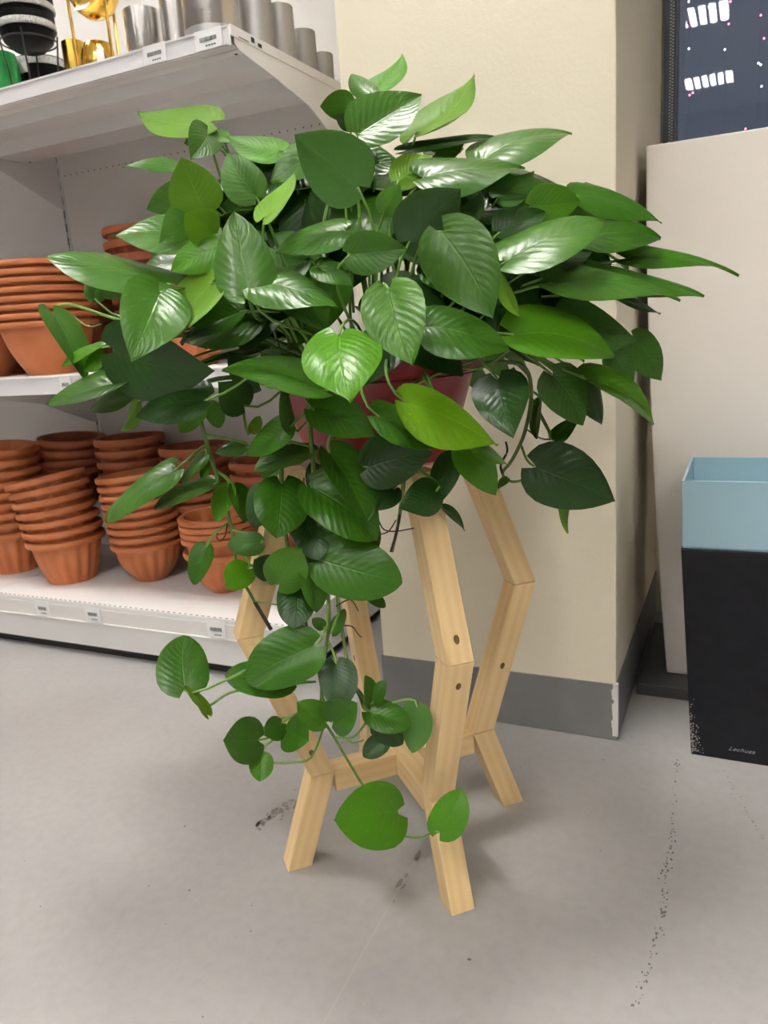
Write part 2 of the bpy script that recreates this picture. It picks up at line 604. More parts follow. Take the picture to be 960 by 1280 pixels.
# ------------------------------------------------------------------ ceiling lights (two of them mirror in the window)
S = .27
hm = MB().box(-S - .02, -S, -S - .02, S + .02, -.05, .0).box(S, S + .02, -S - .02, S + .02, -.05, 0).box(-S, S, -S - .02, -S, -.05, 0).box(-S, S, S, S + .02, -.05, 0).mesh('housing', 'louvre_metal')
dm = MB().box(-S, S, -S, S, -.012, -.002).mesh('diffuser', 'lamp_glow')
lm = MB()
for i in range(1, 6):
    x = -S + 2 * S * i / 6
    lm.box(x - .017, x + .017, -S, S, -.042, -.014)
for i in range(1, 7):
    y = -S + 2 * S * i / 7
    lm.box(-S, S, y - .004, y + .004, -.036, -.018)
lmm = lm.mesh('louvre', 'louvre_metal')
for x, ys in ((-2.94, (1.21, -3.65)), (-.54, (1.21, -1.22, -3.65, -6.08)), (1.86, (-1.22, -3.65, -6.08))):
    for y in ys:
        e = empty('ceiling_light', (x, y, ZC - .001), {(-.54, -3.65): 'louvred ceiling light, the upper one mirrored in the dark window', (-.54, -6.08): 'louvred ceiling light, the lower one mirrored in the dark window'}.get((x, y), 'square louvred ceiling light panel out of the photo, over the aisle'), 'ceiling light', 'square ceiling lights')
        link('housing', hm, e)
        link('diffuser', dm, e)
        link('louvre', lmm, e)

# ------------------------------------------------------------------ gondola shelving
SY0, SY1 = 1.741, 2.36          # shelf front, back panel
SX1 = -1.15
JX = -2.40                      # joint between the two bays
SX0 = -3.65
ZT, ZM, ZB = 1.735, .930, .190
g = empty('shelving_unit', ((SX0 + SX1) / 2, 2.1, 0), 'white metal shop shelving stocked with terracotta pots and metal planters', 'shelving')
OFF = Vector(g.location)


def gp(mb, name, m, parent=g, **k):
    """mesh given in world coordinates, parented under the shelving"""
    mb.v = [tuple(Vector(p) - OFF) for p in mb.v]
    return mb.build(name, m, parent, **k)


for x0, x1 in ((SX0, JX - .012), (JX + .012, SX1 - .02)):
    for z0, z1 in ((.10, .60), (.602, 1.18), (1.182, 1.76), (1.762, 2.3)):
        gp(MB().box(x0, x1, SY1, SY1 + .02, z0, z1), 'back_panel', 'panel_white')
for x in (JX, SX1 - .01):
    up = gp(MB().box(x - .0115, x - .004, SY1 - .004, SY1 + .05, 0.02, 2.3).box(x + .004, x + .0115, SY1 - .004, SY1 + .05, 0.02, 2.3).box(x - .004, x + .004, SY1 + .004, SY1 + .05, .02, 2.3), 'upright', 'panel_white')
    sl = MB()
    z = .25
    while z < 2.25:
        sl.box(x - .0035, x + .0035, SY1 - .003, SY1 + .0045, z, z + .028)
        z += .05
    tag(gp(sl, 'slots', 'slot_black', up), kind='stuff')


def shelf(x0, x1, zt, lip, rightend):
    o = gp(MB().box(x0, x1, SY0 + .004, SY1 - .006, zt - .012, zt).box(x0, x1, SY0, SY0 + .004, zt - lip, zt).box(x0, x1, SY0 + .004, SY0 + .03, zt - lip, zt - lip + .004), 'shelf', 'shelf_white', bevel=.001)
    for dz, y0, y1 in ((0, SY0 + .034, SY0 + .085), (.008, SY0 + .14, SY0 + .265), (.020, SY0 + .33, SY0 + .48)):
        rb = MB().prism_x([(y0, zt - .012), (y0 + .008, zt - lip + .003 - dz), (y1 - .012, zt - lip + .003 - dz), (y1, zt - .012)], x0 + .004, x1 - .004)
        r = gp(rb, 'stiffener', 'shelf_white', o)
        hm_ = MB()
        for xx in (x0 + .03, x1 - .03):
            hm_.box(xx - .004, xx + .004, y1 - .024, y1 - .016, zt - lip + .002 - dz, zt - lip + .0035 - dz)
        gp(hm_, 'screw_holes', 'slot_black', o)
    pr = MB().box(x0 + .001, x1 - .004, SY0 - .004, SY0 - .0005, zt - lip + .001, zt - .001)
    pr.box(x0 + .001, x1 - .004, SY0 - .006, SY0 - .004, zt - .006, zt - .001).box(x0 + .001, x1 - .004, SY0 - .0065, SY0 - .004, zt - lip + .001, zt - lip + .006)
    gp(pr, 'price_rail', 'rail_lilac', o)
    return o


def bracket(x, zt, lip):
    t = zt - lip
    gp(MB().prism_x([(SY0 + .012, zt - .012), (SY0 + .012, t + .006), (SY0 + .03, t - .004), (SY0 + .2, t - .03), (SY1 - .26, t - .06), (SY1 - .03, t - .155), (SY1 - .004, t - .16), (SY1 - .004, zt - .012)], x - .0015, x + .0015), 'bracket', 'shelf_white')


for zt, lip in ((ZT, .045), (ZM, .055)):
    shelf(SX0, JX - .002, zt, lip, False)
    shelf(JX + .002, SX1 - .004, zt, lip, True)
    bracket(JX, zt, lip)
    bracket(SX1 - .0015, zt, lip)
# end plate of the top shelf with its two stamped marks
for zt in (ZT, ZM):
    ep = gp(MB().box(SX1 - .004, SX1 + .001, SY0, SY1 - .006, zt - .024, zt + .001), 'end_plate', 'shelf_white')
    gp(MB().box(SX1 + .0005, SX1 + .0016, SY0 + .085, SY0 + .10, zt - .016, zt - .004).box(SX1 + .0005, SX1 + .0016, SY0 + .115, SY0 + .132, zt - .019, zt - .010).box(SX1 + .0005, SX1 + .0016, SY0 + .03, SY0 + .075, zt - .020, zt - .0185), 'stamped_slots', 'slot_black', ep)
# perforated top beam seen below the top shelf at the back
hl = MB()
for i in range(40):
    x = JX + .03 + i * .03
    hl.box(x - .002, x + .002, SY1 - .0015, SY1 + .001, 1.646, 1.650)
tag(gp(hl, 'perforation', 'slot_black'), kind='stuff')
# base shelf with perforated edge, label rail and plinth
for x0, x1 in ((SX0, JX - .001), (JX + .001, SX1)):
    bs = gp(MB().box(x0, x1, SY0, SY1 - .004, ZB - .014, ZB).box(x0, x1, SY0 + .002, SY0 + .006, ZB - .066, ZB - .014), 'base_shelf', 'shelf_white', bevel=.0015)
    hl = MB()
    n = int((x1 - x0) / .022)
    for i in range(n):
        x = x0 + .02 + i * .022
        if x < x1 - .02:
            hl.box(x, x + .009, SY0 + .004, SY0 + .0075, ZB - .0005, ZB + .0006)
    tag(gp(hl, 'edge_slots', 'slot_black', bs), kind='stuff')
    gp(MB().box(x0 + .001, x1 - .001, SY0 - .003, SY0 + .001, ZB - .064, ZB - .016).box(x0 + .001, x1 - .001, SY0 - .008, SY0 + .001, ZB - .068, ZB - .063), 'price_rail', 'panel_white', bs)
    gp(MB().box(x0, x1, SY0 + .008, SY0 + .014, .034, ZB - .066), 'plinth', 'shelf_white')
gp(MB().box(SX1 - .006, SX1 - .001, SY0 + .014, SY1, .034, ZB - .014), 'end_panel', 'shelf_white')
gp(MB().box(SX0, SX1 - .02, SY0 + .03, SY1 - .01, .0, .05), 'foot_rail', 'slot_black')  # black filler stands in for the shadow under the plinth

# price tags: white card, dark code bars and a price line
def price_tag(x, z, wd, hh, label, seed, y=SY0):
    rnd = random.Random(seed)
    e = empty('price_tag', (x, y, z - hh / 2), label, 'price tag', 'price tags on the shelf rails')
    MB().box(-wd / 2, wd / 2, -.0105, -.0088, 0, hh).build('card', 'paper_white', e)
    b = MB()
    xx = -wd * .32
    while xx < wd * .28:
        ww = rnd.uniform(.0008, .0022)
        b.box(xx, xx + ww, -.0110, -.0104, hh * .40, hh * .62)
        xx += ww + rnd.uniform(.0008, .002)
    b.build('barcode', 'ink', e)
    b = MB()
    xx = -wd * .12
    for k in range(4):
        b.box(xx, xx + wd * .07, -.0108, -.0104, hh * .14, hh * .22)
        xx += wd * .1
    b.build('print', 'ink', e)


price_tag(-2.142, .157, .062, .052, 'white price tag on the bottom shelf rail, leftmost of three', 1)
price_tag(-1.912, .158, .066, .052, 'white price tag on the bottom shelf rail below the round-bottomed pot stack', 2)
price_tag(-1.416, .158, .068, .054, 'white price tag on the bottom shelf rail beside the wooden plant stand', 3)
price_tag(-1.377, ZT - .0225, .072, .043, 'white price tag on the top shelf rail below the short silver cylinder', 4)
price_tag(-1.21, ZT - .0225, .080, .043, 'white price tag on the top shelf rail at its right corner', 5)
price_tag(-1.866, ZM - .0275, .045, .05, 'white price tag on the middle shelf rail left of the plant', 6)

# ------------------------------------------------------------------ terracotta pots
def pot_meshes(R, H, rb, fl=True, m='terracotta', rimh=.024, pw=1.7):
    p = []
    n = 9
    for i in range(n + 1):
        t = i / n
        r = rb + (R * .885 - rb) * (1 - (1 - t) ** pw)
        p.append((r, H * t))
    inner = [(max(r - .005, .002), max(z, .006)) for r, z in p][::-1]
    prof = [(.001, 0.0)] + p + inner + [(.001, .006)]
    body = MB().lathe(prof, 80, flute=(16, .075, .006, H * .87) if fl else None).mesh('pot_body', m, 50)
    rp = [(R * .875, H - rimh), (R * .985, H - rimh), (R, H - rimh * .75), (R, H - rimh * .25), (R * .985, H), (R * .935, H), (R * .9, H - rimh * .2), (R * .875, H - rimh)]
    rim = MB().lathe(rp, 40)
    rim.f = [f for f in rim.f if len(f) == 4]
    rim.uv = [None] * len(rim.f)
    rim = rim.mesh('rim', m, 35)
    return body, rim


FL = pot_meshes(.138, .165, .082, rimh=.0205)
FR = pot_meshes(.127, .145, .050, pw=2.5, rimh=.0175)
BG = pot_meshes(.166, .170, .080, fl=False, rimh=.0165)
BK = pot_meshes(.13, .15, .075, m='terracotta_shaded')


def stack(meshes, base, offs, tilts, desc, hook=False):
    """offs: height of every pot's foot above the shelf, from the lowest up; tilts in degrees"""
    n = len(offs)
    for k in range(n):
        a = math.radians(tilts[k])
        dx = 0
        for j in range(1, k + 1):
            dx += (offs[j] - offs[j - 1]) * math.sin(math.radians(tilts[j]))
        lab = ('terracotta pot ' + ORD[n - 1 - k] + ' of the ' + desc) if k < n - 1 else 'topmost terracotta pot of the ' + desc
        o = link('terracotta_pot', meshes[0], None, (base[0] + dx, base[1], base[2] + offs[k]))
        o.rotation_euler = (0, a, random.uniform(0, 6.28))
        o.rotation_mode = 'ZYX'
        o.rotation_euler = (random.uniform(-.008, .008), a, random.uniform(0, .3))
        tag(o, lab, 'plant pot', 'stacked terracotta pots')
        link('rim', meshes[1], o)
        if hook and k == n - 1:
            R = max(v.co.x for v in meshes[1].vertices)
            H = max(v.co.z for v in meshes[1].vertices)
            MB().tube([(-.02, R * .90, H - .005), (-.01, R * .6, H * .85), (0, R * .1, H * .72), (.01, -R * .55, H * .9), (.012, -R * .90, H + .004)], .0012, 5).build('wire_hook', 'spacer_metal', o)


random.seed(5)
lin = lambda n, p, s=0.0: [s + i * p for i in range(n)]
stack(FL, (-2.215, 1.945, ZB), lin(7, .0365), [-1 - 1.6 * i for i in range(7)], 'leaning ribbed stack on the bottom shelf', True)
stack(FR, (-1.905, 2.02, ZB), lin(9, .0300), [-.5 - .55 * i for i in range(9)], 'round-bottomed stack next to the leaning one', True)
stack(FR, (-1.555, 1.985, ZB), [0, .050, .072, .094, .116], [0, -1, -1, -1, -1], 'short tight stack beside the wooden stand', True)
stack(FL, (-2.56, 1.99, ZB), lin(9, .040), [0.6 * i for i in range(9)], 'stack at the bottom shelf\'s left end')
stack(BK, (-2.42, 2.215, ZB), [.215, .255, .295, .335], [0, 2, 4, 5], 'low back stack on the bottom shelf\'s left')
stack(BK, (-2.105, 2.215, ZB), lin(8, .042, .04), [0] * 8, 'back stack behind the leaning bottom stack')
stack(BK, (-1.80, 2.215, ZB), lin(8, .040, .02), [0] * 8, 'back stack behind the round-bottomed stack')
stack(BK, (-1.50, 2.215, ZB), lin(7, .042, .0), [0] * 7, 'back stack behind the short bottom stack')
# middle shelf
stack(BG, (-2.125, 1.935, ZM), lin(8, .0270), [0] * 8, 'wide smooth stack on the middle shelf')
stack(BG, (-2.50, 1.965, ZM), [0, .027], [0, 0], 'low front stack at middle shelf\'s left edge')
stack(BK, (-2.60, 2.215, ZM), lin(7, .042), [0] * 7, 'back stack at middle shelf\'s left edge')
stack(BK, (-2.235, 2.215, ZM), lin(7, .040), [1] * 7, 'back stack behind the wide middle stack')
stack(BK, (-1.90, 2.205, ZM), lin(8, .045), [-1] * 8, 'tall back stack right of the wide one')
stack(FL, (-1.60, 2.0, ZM), lin(3, .036), [0] * 3, 'low middle-shelf stack hidden behind the leaves')

# ------------------------------------------------------------------ goods on the top shelf
Z1 = ZT + .0005


def cyl_pot(x, y, r, h, m, label, n='cylinder_planter', taper=.97, base=0.0):
    o = MB().lathe([(.001, base), (r * taper, base), (r, base + h * .04), (r, base + h - .002), (r - .002, base + h), (r - .004, base + h - .002), (r * .96 - .003, base + .01), (.001, base + .01)], 40).build(n, m, None, 35, (x, y, Z1))
    return tag(o, label, 'planter', 'metal planters on the top shelf')


cyl_pot(-1.515, 1.87, .049, .142, 'silver', 'short shiny silver cylinder planter, leftmost of the silver ones')
cyl_pot(-1.412, 1.885, .042, .24, 'silver', 'tall shiny silver cylinder planter behind the two price tags')
o = cyl_pot(-1.262, 1.83, .070, .21, 'silver', 'wide shiny silver planter at the front right corner of the top shelf')
MB().lathe([(.058, .004), (.0712, .006), (.0712, .026), (.068, .028), (.058, .004)], 40).build('base_ring', 'silver_matt', o, 35)
for x, y, r, h, lab in ((-1.195, 1.935, .043, .25, 'tallest matt grey cylinder planter on the right edge of the top shelf'),
                        (-1.192, 2.045, .040, .135, 'matt grey cylinder planter, second along the right edge of the top shelf'),
                        (-1.190, 2.165, .038, .107, 'matt grey cylinder planter, third along the right edge of the top shelf'),
                        (-1.190, 2.275, .034, .077, 'smallest matt grey cylinder planter, at the back beside the pillar')):
    cyl_pot(x, y, r, h, 'silver_matt', lab)
cyl_pot(-1.848, 1.95, .033, .155, 'gold', 'ribbed gold cylinder planter behind the gold stand leg')
o = MB().lathe([(.001, 0), (.03, 0), (.044, .02), (.050, .045), (.049, .07), (.042, .095), (.036, .105), (.033, .103), (.038, .09), (.044, .06), (.03, .01), (.001, .008)], 40).build('round_planter', 'gold', None, 50, (-1.702, 1.89, Z1))
tag(o, 'small round shiny gold planter under the gold wire stand', 'planter', 'metal planters on the top shelf')
MB().box(.040, .066, -.052, -.050, .035, .07).build('swing_tag', 'paper_white', o)
# gold bowl on three tall legs
e = empty('bowl_stand', (-1.663, 1.86, Z1), 'gold bowl planter raised on tall thin gold legs', 'plant stand')
b = MB().lathe([(.001, .150), (.025, .155), (.05, .172), (.066, .20), (.072, .24), (.070, .27), (.066, .27), (.067, .24), (.06, .2), (.001, .158)], 40).build('bowl', 'gold', e, 50)
tg = MB().box(-.022, .022, -.0008, .0008, -.015, .015).build('sticker', 'paper_white', b, loc=(.002, -.052, .168))
tg.rotation_euler = (math.radians(-38), .1, 0)
for a in (205, 335, 90):
    a = math.radians(a)
    c_, s_ = math.cos(a), math.sin(a)
    MB().tube([(.074 * c_, .074 * s_, .28), (.068 * c_, .068 * s_, 0)], .0045, 8).build('leg', 'gold', e, True)
# black pots with sparkling rims, one pair in a wire stand, one lower
e = empty('black_planter', (-1.938, 1.87, Z1), 'two nested black planters with sparkling white rims in a tall wire stand', 'plant stand')
for k, (z0, r) in enumerate(((.125, .080), (.175, .083))):
    p = MB().lathe([(.001, z0), (r * .55, z0 + .004), (r * .85, z0 + .025), (r, z0 + .06), (r, z0 + .09), (r - .004, z0 + .09), (.001, z0 + .03)], 40).build('pot', 'black_gloss', e, 50)
    MB().lathe([(r, z0 + .052), (r + .003, z0 + .055), (r + .003, z0 + .068), (r, z0 + .071), (r, z0 + .052)], 40).build('glitter_band', 'sparkle', p, 50)
MB().box(-.078, -.04, -.0735, -.072, .20, .235).build('sticker', 'paper_white', e)
for k in range(4):
    a = math.radians(35 + 90 * k)
    c_, s_ = math.cos(a), math.sin(a)
    MB().tube([(.081 * c_, .081 * s_, .165), (.060 * c_, .060 * s_, 0)], .0026, 6).build('leg', 'wire_black', e, True)
MB().tube([(.078 * math.cos(t * .3142), .078 * math.sin(t * .3142), .15) for t in range(21)], .0024, 6).build('ring', 'wire_black', e, True)
e = empty('black_planter', (-2.09, 2.05, Z1), 'low black planter with a sparkling white rim behind the wire stand', 'planter')
p = MB().lathe([(.001, .07), (.05, .072), (.075, .10), (.082, .14), (.080, .172), (.076, .172), (.001, .09)], 40).build('pot', 'black_gloss', e, 50)
MB().lathe([(.080, .146), (.085, .148), (.085, .166), (.081, .169), (.080, .146)], 40).build('glitter_band', 'sparkle', p, 50)
for k in range(3):
    a = math.radians(30 + 120 * k)
    MB().tube([(.083 * math.cos(a), .083 * math.sin(a), .15), (.062 * math.cos(a), .062 * math.sin(a), 0)], .0024, 6).build('leg', 'wire_black', e, True)
MB().box(-.02, .03, -.0845, -.083, .12, .15).build('sticker', 'paper_white', e)
o = MB().lathe([(.001, 0), (.036, 0), (.046, .05), (.05, .12), (.043, .165), (.038, .168), (.043, .12), (.03, .02), (.001, .012)], 36).build('glazed_vase', 'green_glaze', None, 50, (-2.115, 1.92, Z1))
tag(o, 'glossy green vase at the left edge of the top shelf', 'vase')

# ------------------------------------------------------------------ tall white planter, black planter and blue insert
def loft(rings, name, m, parent=None, bevel=0.0, loc=(0, 0, 0), caps=True):
    """stack of rectangles (x0,x1,y0,y1,z) joined in order"""
    mb = MB()
    for x0, x1, y0, y1, z in rings:
        mb.v += [(x0 - loc[0], y0 - loc[1], z - loc[2]), (x1 - loc[0], y0 - loc[1], z - loc[2]), (x1 - loc[0], y1 - loc[1], z - loc[2]), (x0 - loc[0], y1 - loc[1], z - loc[2])]
    for k in range(len(rings) - 1):
        for i in range(4):
            j = (i + 1) % 4
            mb.quad([k * 4 + i, k * 4 + j, k * 4 + 4 + j, k * 4 + 4 + i])
    if caps:
        mb.quad([3, 2, 1, 0])
        n = 4 * (len(rings) - 1)
        mb.quad([n, n + 1, n + 2, n + 3])
    return mb.build(name, m, parent, False, None, bevel)


WL = (.02, 2.19, 0)
e = empty('tall_planter', WL, 'tall tapering off-white planter standing on a dark plate by the window', 'planter')
loft([(-.235, .30, 1.975, 2.42, .0), (-.235, .30, 1.975, 2.42, .034)], 'base_plate', 'plate_dark', e, .003, WL)
wr = []
for z, dx in ((.036, .062), (.20, .049), (.42, .034), (.70, .018), (1.0, .006), (1.2, .001), (1.372, 0)):
    wr.append((-.2285 + dx, .2685 - dx, 2.03 + dx * .4, 2.36 - dx, z))
wr += [(-.2205, .2605, 2.038, 2.352, 1.372), (-.2205, .2605, 2.038, 2.352, 1.25)]
loft(wr, 'planter_body', 'planter_white', e, .004, WL)
BKL = (.03, 1.84, 0)
e = empty('black_planter', BKL, 'tall black tapering square planter with a scuffed corner and script logo', 'planter')
loft([(-.083, .155, 1.713, 1.95, .0), (-.113, .180, 1.697, 1.98, .497), (-.105, .172, 1.705, 1.972, .497), (-.100, .168, 1.71, 1.967, .44), (-.085, .155, 1.725, 1.95, .02)], 'planter_body', 'planter_black', e, .003, BKL)
fc = bpy.data.curves.new('logo', 'FONT')
fc.body = 'Lechuza'
fc.size = .0175
fc.shear = .45
fc.extrude = .0002
fo = bpy.data.objects.new('logo_tmp', fc)
COL.objects.link(fo)
dg = bpy.context.evaluated_depsgraph_get()
me = bpy.data.meshes.new_from_object(fo.evaluated_get(dg))
bpy.data.objects.remove(fo)
me.materials.clear()
me.materials.append(MAT['logo_grey'])
lo = link('logo', me, e, (-.006 - BKL[0], 1.7115 - BKL[1], .026))
lo.rotation_euler = (math.radians(91.8), 0, 0)
lo.scale = (.95, .75, 1)
random.seed(21)
sm = MB()
for i in range(130):
    z = abs(random.gauss(0.0, .055)) + .006
    if z > .17:
        continue
    xx = -.083 - .06 * z + abs(random.gauss(0, .010)) * (1 - z / .25) + .0015
    yy = 1.713 - .0322 * z - .0007
    r = random.uniform(.0004, .0014)
    sm.box(xx - r, xx + r, yy - .0002, yy + .0012, z - BKL[2], z + r * 2)
sm.v = [(a - BKL[0], b2 - BKL[1], c2) for a, b2, c2 in sm.v]
tag(sm.build('scuff_marks', 'scuff', e), 'pale scuffs on the lower corner', kind='stuff')
BLL = (.03, 1.845, .445)
e = empty('blue_planter', BLL, 'light blue square planter set into the top of the black planter', 'planter')
loft([(-.094, .162, 1.717, 1.961, .445), (-.1105, .1705, 1.7005, 1.9775, .502), (-.1125, .1725, 1.698, 1.982, .645), (-.1085, .1685, 1.702, 1.978, .645), (-.100, .165, 1.712, 1.970, .46)], 'planter_body', 'planter_blue', e, .0015, BLL)
rm = loft([(-.1132, .1732, 1.6972, 1.9828, .641), (-.1132, .1732, 1.6972, 1.9828, .6455), (-.108, .168, 1.7025, 1.9775, .6455), (-.108, .168, 1.7025, 1.9775, .641)], 'rim', 'planter_blue', e, .0, BLL, False)

# ------------------------------------------------------------------ wooden stand
CT = Vector((-.596, 1.25, 0))
TH = .0225
es = empty('wooden_plant_stand', CT, 'pale pine plant stand with four zigzag legs carrying the trailing plant', 'plant stand')
NODES = [(.234, 0.0), (.171, .186), (.277, .487), (.172, .775)]     # (radius, height) of the leg's centre line


def bar(p0, p1, w2, side, cut0=None, cut1=None, name='leg', parent=es):
    """square timber from p0 to p1 in the plane (radial, z); cut = normal (r,z) of the end face"""
    d = Vector((p1[0] - p0[0], p1[1] - p0[1])).normalized()
    nrm = Vector((-d.y, d.x))
    mb = MB()

    def end(p, cut):
        res = []
        for sg in (-1, 1):
            q = Vector(p) + nrm * w2 * sg
            if cut:
                c = Vector(cut)
                k = (Vector(p) - q).dot(c) / d.dot(c)
                q = q + d * k
            res.append(q)
        return res
    a, b = end(p0, cut0), end(p1, cut1)
    ox, oy = side
    tx, ty = -oy, ox
    for q in (a[0], a[1], b[1], b[0]):
        for sg in (-1, 1):
            mb.v.append((q.x * ox + tx * w2 * sg, q.x * oy + ty * w2 * sg, q.y))
    L = math.hypot(p1[0] - p0[0], p1[1] - p0[1])
    u = [(0, 0), (0, L), (.05, L), (.05, 0)]
    o1 = random.random()
    for f in ((0, 2, 4, 6), (7, 5, 3, 1)):
        pass
    fs = [((0, 6, 4, 2), .0), ((1, 3, 5, 7), .11), ((0, 1, 7, 6), .23), ((2, 4, 5, 3), .37)]
    def uvp(i, off, f):
        along = 0 if i < 4 else L
        j = f.index(i)
        return along
    mb.quad((0, 6, 4, 2), [(o1, 0), (o1, L), (o1 + .045, L), (o1 + .045, 0)])
    mb.quad((1, 3, 5, 7), [(o1 + .2, 0), (o1 + .245, 0), (o1 + .245, L), (o1 + .2, L)])
    mb.quad((0, 1, 7, 6), [(o1 + .4, 0), (o1 + .445, 0), (o1 + .445, L), (o1 + .4, L)])
    mb.quad((2, 4, 5, 3), [(o1 + .6, 0), (o1 + .6, L), (o1 + .645, L), (o1 + .645, 0)])
    mb.quad((0, 2, 3, 1), [(0, 0), (.045, 0), (.045, .045), (0, .045)])
    mb.quad((6, 7, 5, 4), [(0, 0), (.045, 0), (.045, .045), (0, .045)])
    return mb.build(name, 'pine', parent, bevel=.0012)


def bis(a, b, c):
    d1 = (Vector(b) - Vector(a)).normalized()
    d2 = (Vector(c) - Vector(b)).normalized()
    return tuple((d1 + d2).normalized())


random.seed(2)
s2 = math.sqrt(.5)
n0, n1, n2, n3 = [Vector(n) for n in NODES]
for side in ((s2, -s2), (s2, s2), (-s2, -s2), (-s2, s2)):
    c1 = bis(n0, n1, n2)
    c2 = bis(n1, n2, n3)
    bar(n0, n1 + (n0 - n1).normalized() * .0006, TH, side, (0, 1), c1, 'foot')
    lo_ = bar(n1 + (n2 - n1).normalized() * .0006, n2 - (n2 - n1).normalized() * .0006, TH, side, c1, c2, 'lower_leg')
    up_ = bar(n2 + (n3 - n2).normalized() * .0006, n3, TH, side, c2, (0, 1), 'upper_leg')
    for zc, nm in ((.165, 'cross_arm'), (.745, 'top_arm')):
        r1 = n1.x if nm == 'cross_arm' else .165
        bar((.0235, zc), (r1 - TH * 1.02, zc), TH * .98, side, None, None, nm)
    # knots in the pine
    ox, oy = side
    for k in range(2):
        par, A, B = ((lo_, n1, n2), (up_, n2, n3))[k % 2][0], ((n1, n2), (n2, n3))[k % 2][0], ((n1, n2), (n2, n3))[k % 2][1]
        t = (.88, .1, .45)[k] if side == (s2, -s2) else random.uniform(.15, .85)
        p = A.lerp(B, t)
        d = (B - A).normalized()
        nn = Vector((d.y, -d.x))
        q = p + nn * (TH + .0002)
        mbk = MB()
        cen = Vector((q.x * ox, q.x * oy, q.y))
        axl = Vector((d.x * ox, d.x * oy, d.y))
        axt = Vector((-oy, ox, 0))
        nout = Vector((nn.x * ox, nn.x * oy, nn.y))
        face_t = random.random() < .5 and side != (s2, -s2)
        if face_t:
            for sg in (1, -1):
                cc = Vector((p.x * ox, p.x * oy, p.y)) + axt * (TH + .0002) * sg
                n_ = len(mbk.v)
                for i in range(12):
                    a = i * math.pi / 6
                    mbk.v.append(tuple(cc + axl * math.cos(a) * .007 + nout * math.sin(a) * .005))
                mbk.quad([n_ + i for i in range(12)])
        else:
            for i in range(12):
                a = i * math.pi / 6
                mbk.v.append(tuple(cen + axl * math.cos(a) * .0075 + axt * math.sin(a) * .0048))
            mbk.quad(range(12))
        mbk.build('knot', 'knot_brown', par)

hub = MB().box(-.0235, .0235, -.0235, .0235, .143, .187)
hub.uv = [[(0, 0), (.045, 0), (.045, .045), (0, .045)]] * 6
hb = hub.build('hub', 'pine', es, bevel=.001)
hb.rotation_euler = (0, 0, math.pi / 4)
hub = MB().box(-.0235, .0235, -.0235, .0235, .723, .767)
hub.uv = [[(0, 0), (.045, 0), (.045, .045), (0, .045)]] * 6
hb = hub.build('hub', 'pine', es, bevel=.001)
hb.rotation_euler = (0, 0, math.pi / 4)

# ------------------------------------------------------------------ the trailing plant
PB = Vector((CT.x, CT.y, .7685))
pl = empty('trailing_plant', PB, 'lush trailing plant with heart-shaped green leaves in a red pot', 'potted plant')
MB().lathe([(.001, 0), (.118, 0), (.128, .006), (.172, .150), (.178, .152), (.192, .156), (.194, .185), (.190, .190), (.184, .188), (.178, .160), (.168, .145), (.12, .012), (.001, .01)], 56).build('pot', 'pot_red', pl, 35)
MB().lathe([(.001, .165), (.10, .163), (.178, .158), (.178, .150), (.001, .150)], 40).build('soil', 'soil', pl, True)

TW_OLD = [(0, .20), (.016, .40), (.05, .64), (.12, .86), (.22, .985), (.32, 1.0), (.44, .955), (.56, .845), (.68, .68), (.79, .48), (.88, .285), (.94, .145), (.975, .06), (1.0, .006)]
TW_YOUNG = [(0, .20), (.016, .40), (.05, .63), (.12, .84), (.22, .97), (.34, 1.0), (.46, .985), (.58, .92), (.70, .81), (.81, .64), (.895, .44), (.95, .27), (.98, .13), (1.0, .008)]
NS = 9


def leaf_mesh(L, Wd, fold, curl, arch, wave, seed, key, skew=0.0, young=False):
    TW = TW_YOUNG if young else TW_OLD
    rnd = random.Random(seed)
    ph = rnd.uniform(0, 6.28)
    asym = rnd.uniform(-.06, .06)
    top, mats, nv = [], [], 0
    for t, wv in TW:
        for i in range(NS):
            s = -1 + 2 * i / (NS - 1)
            hw = Wd / 2 * wv * (1 + asym * s)
            x = s * hw
            y = L * t - L * .13 * abs(s) ** 1.3 * (1 - t) ** 3.2 + L * .02 * (1 - t) * (1 - abs(s))
            ax = abs(x)
            z = fold * ax - curl * ax * ax / (Wd / 2) + arch * L * 4 * t * (1 - t) * (1 - .3 * t)
            z += wave * L * math.sin(ph + 5.5 * t + 1.2 * s) * abs(s) ** 2 * .5
            x += skew * L * math.sin(math.pi * t) * .5
            top.append((x, y, z))
    mb = MB()
    mb.v = list(top)
    nt_ = len(TW)
    idx2 = {}
    for r in range(nt_):
        for i in range(NS):
            k = r * NS + i
            idx2[k] = len(mb.v)
            x, y, z = top[k]
            mb.v.append((x, y, z - .0007))
    mi = []
    for r in range(nt_ - 1):
        for i in range(NS - 1):
            q = [r * NS + i, r * NS + i + 1, (r + 1) * NS + i + 1, (r + 1) * NS + i]
            u = [(j % NS / (NS - 1), TW[j // NS][0]) for j in q]
            mb.quad(q, u)
            mi.append(0)
            mb.quad([idx2[j] for j in q][::-1], u[::-1])
            mi.append(1)
    return mb.mesh('leaf', ['leaf_top_' + key, 'leaf_under_' + key], 'all', mi)


def bez(p0, p1, p2, p3, n=8):
    r = []
    for i in range(n + 1):
        t = i / n
        r.append(p0 * (1 - t) ** 3 + p1 * 3 * t * (1 - t) ** 2 + p2 * 3 * t * t * (1 - t) + p3 * t ** 3)
    return r


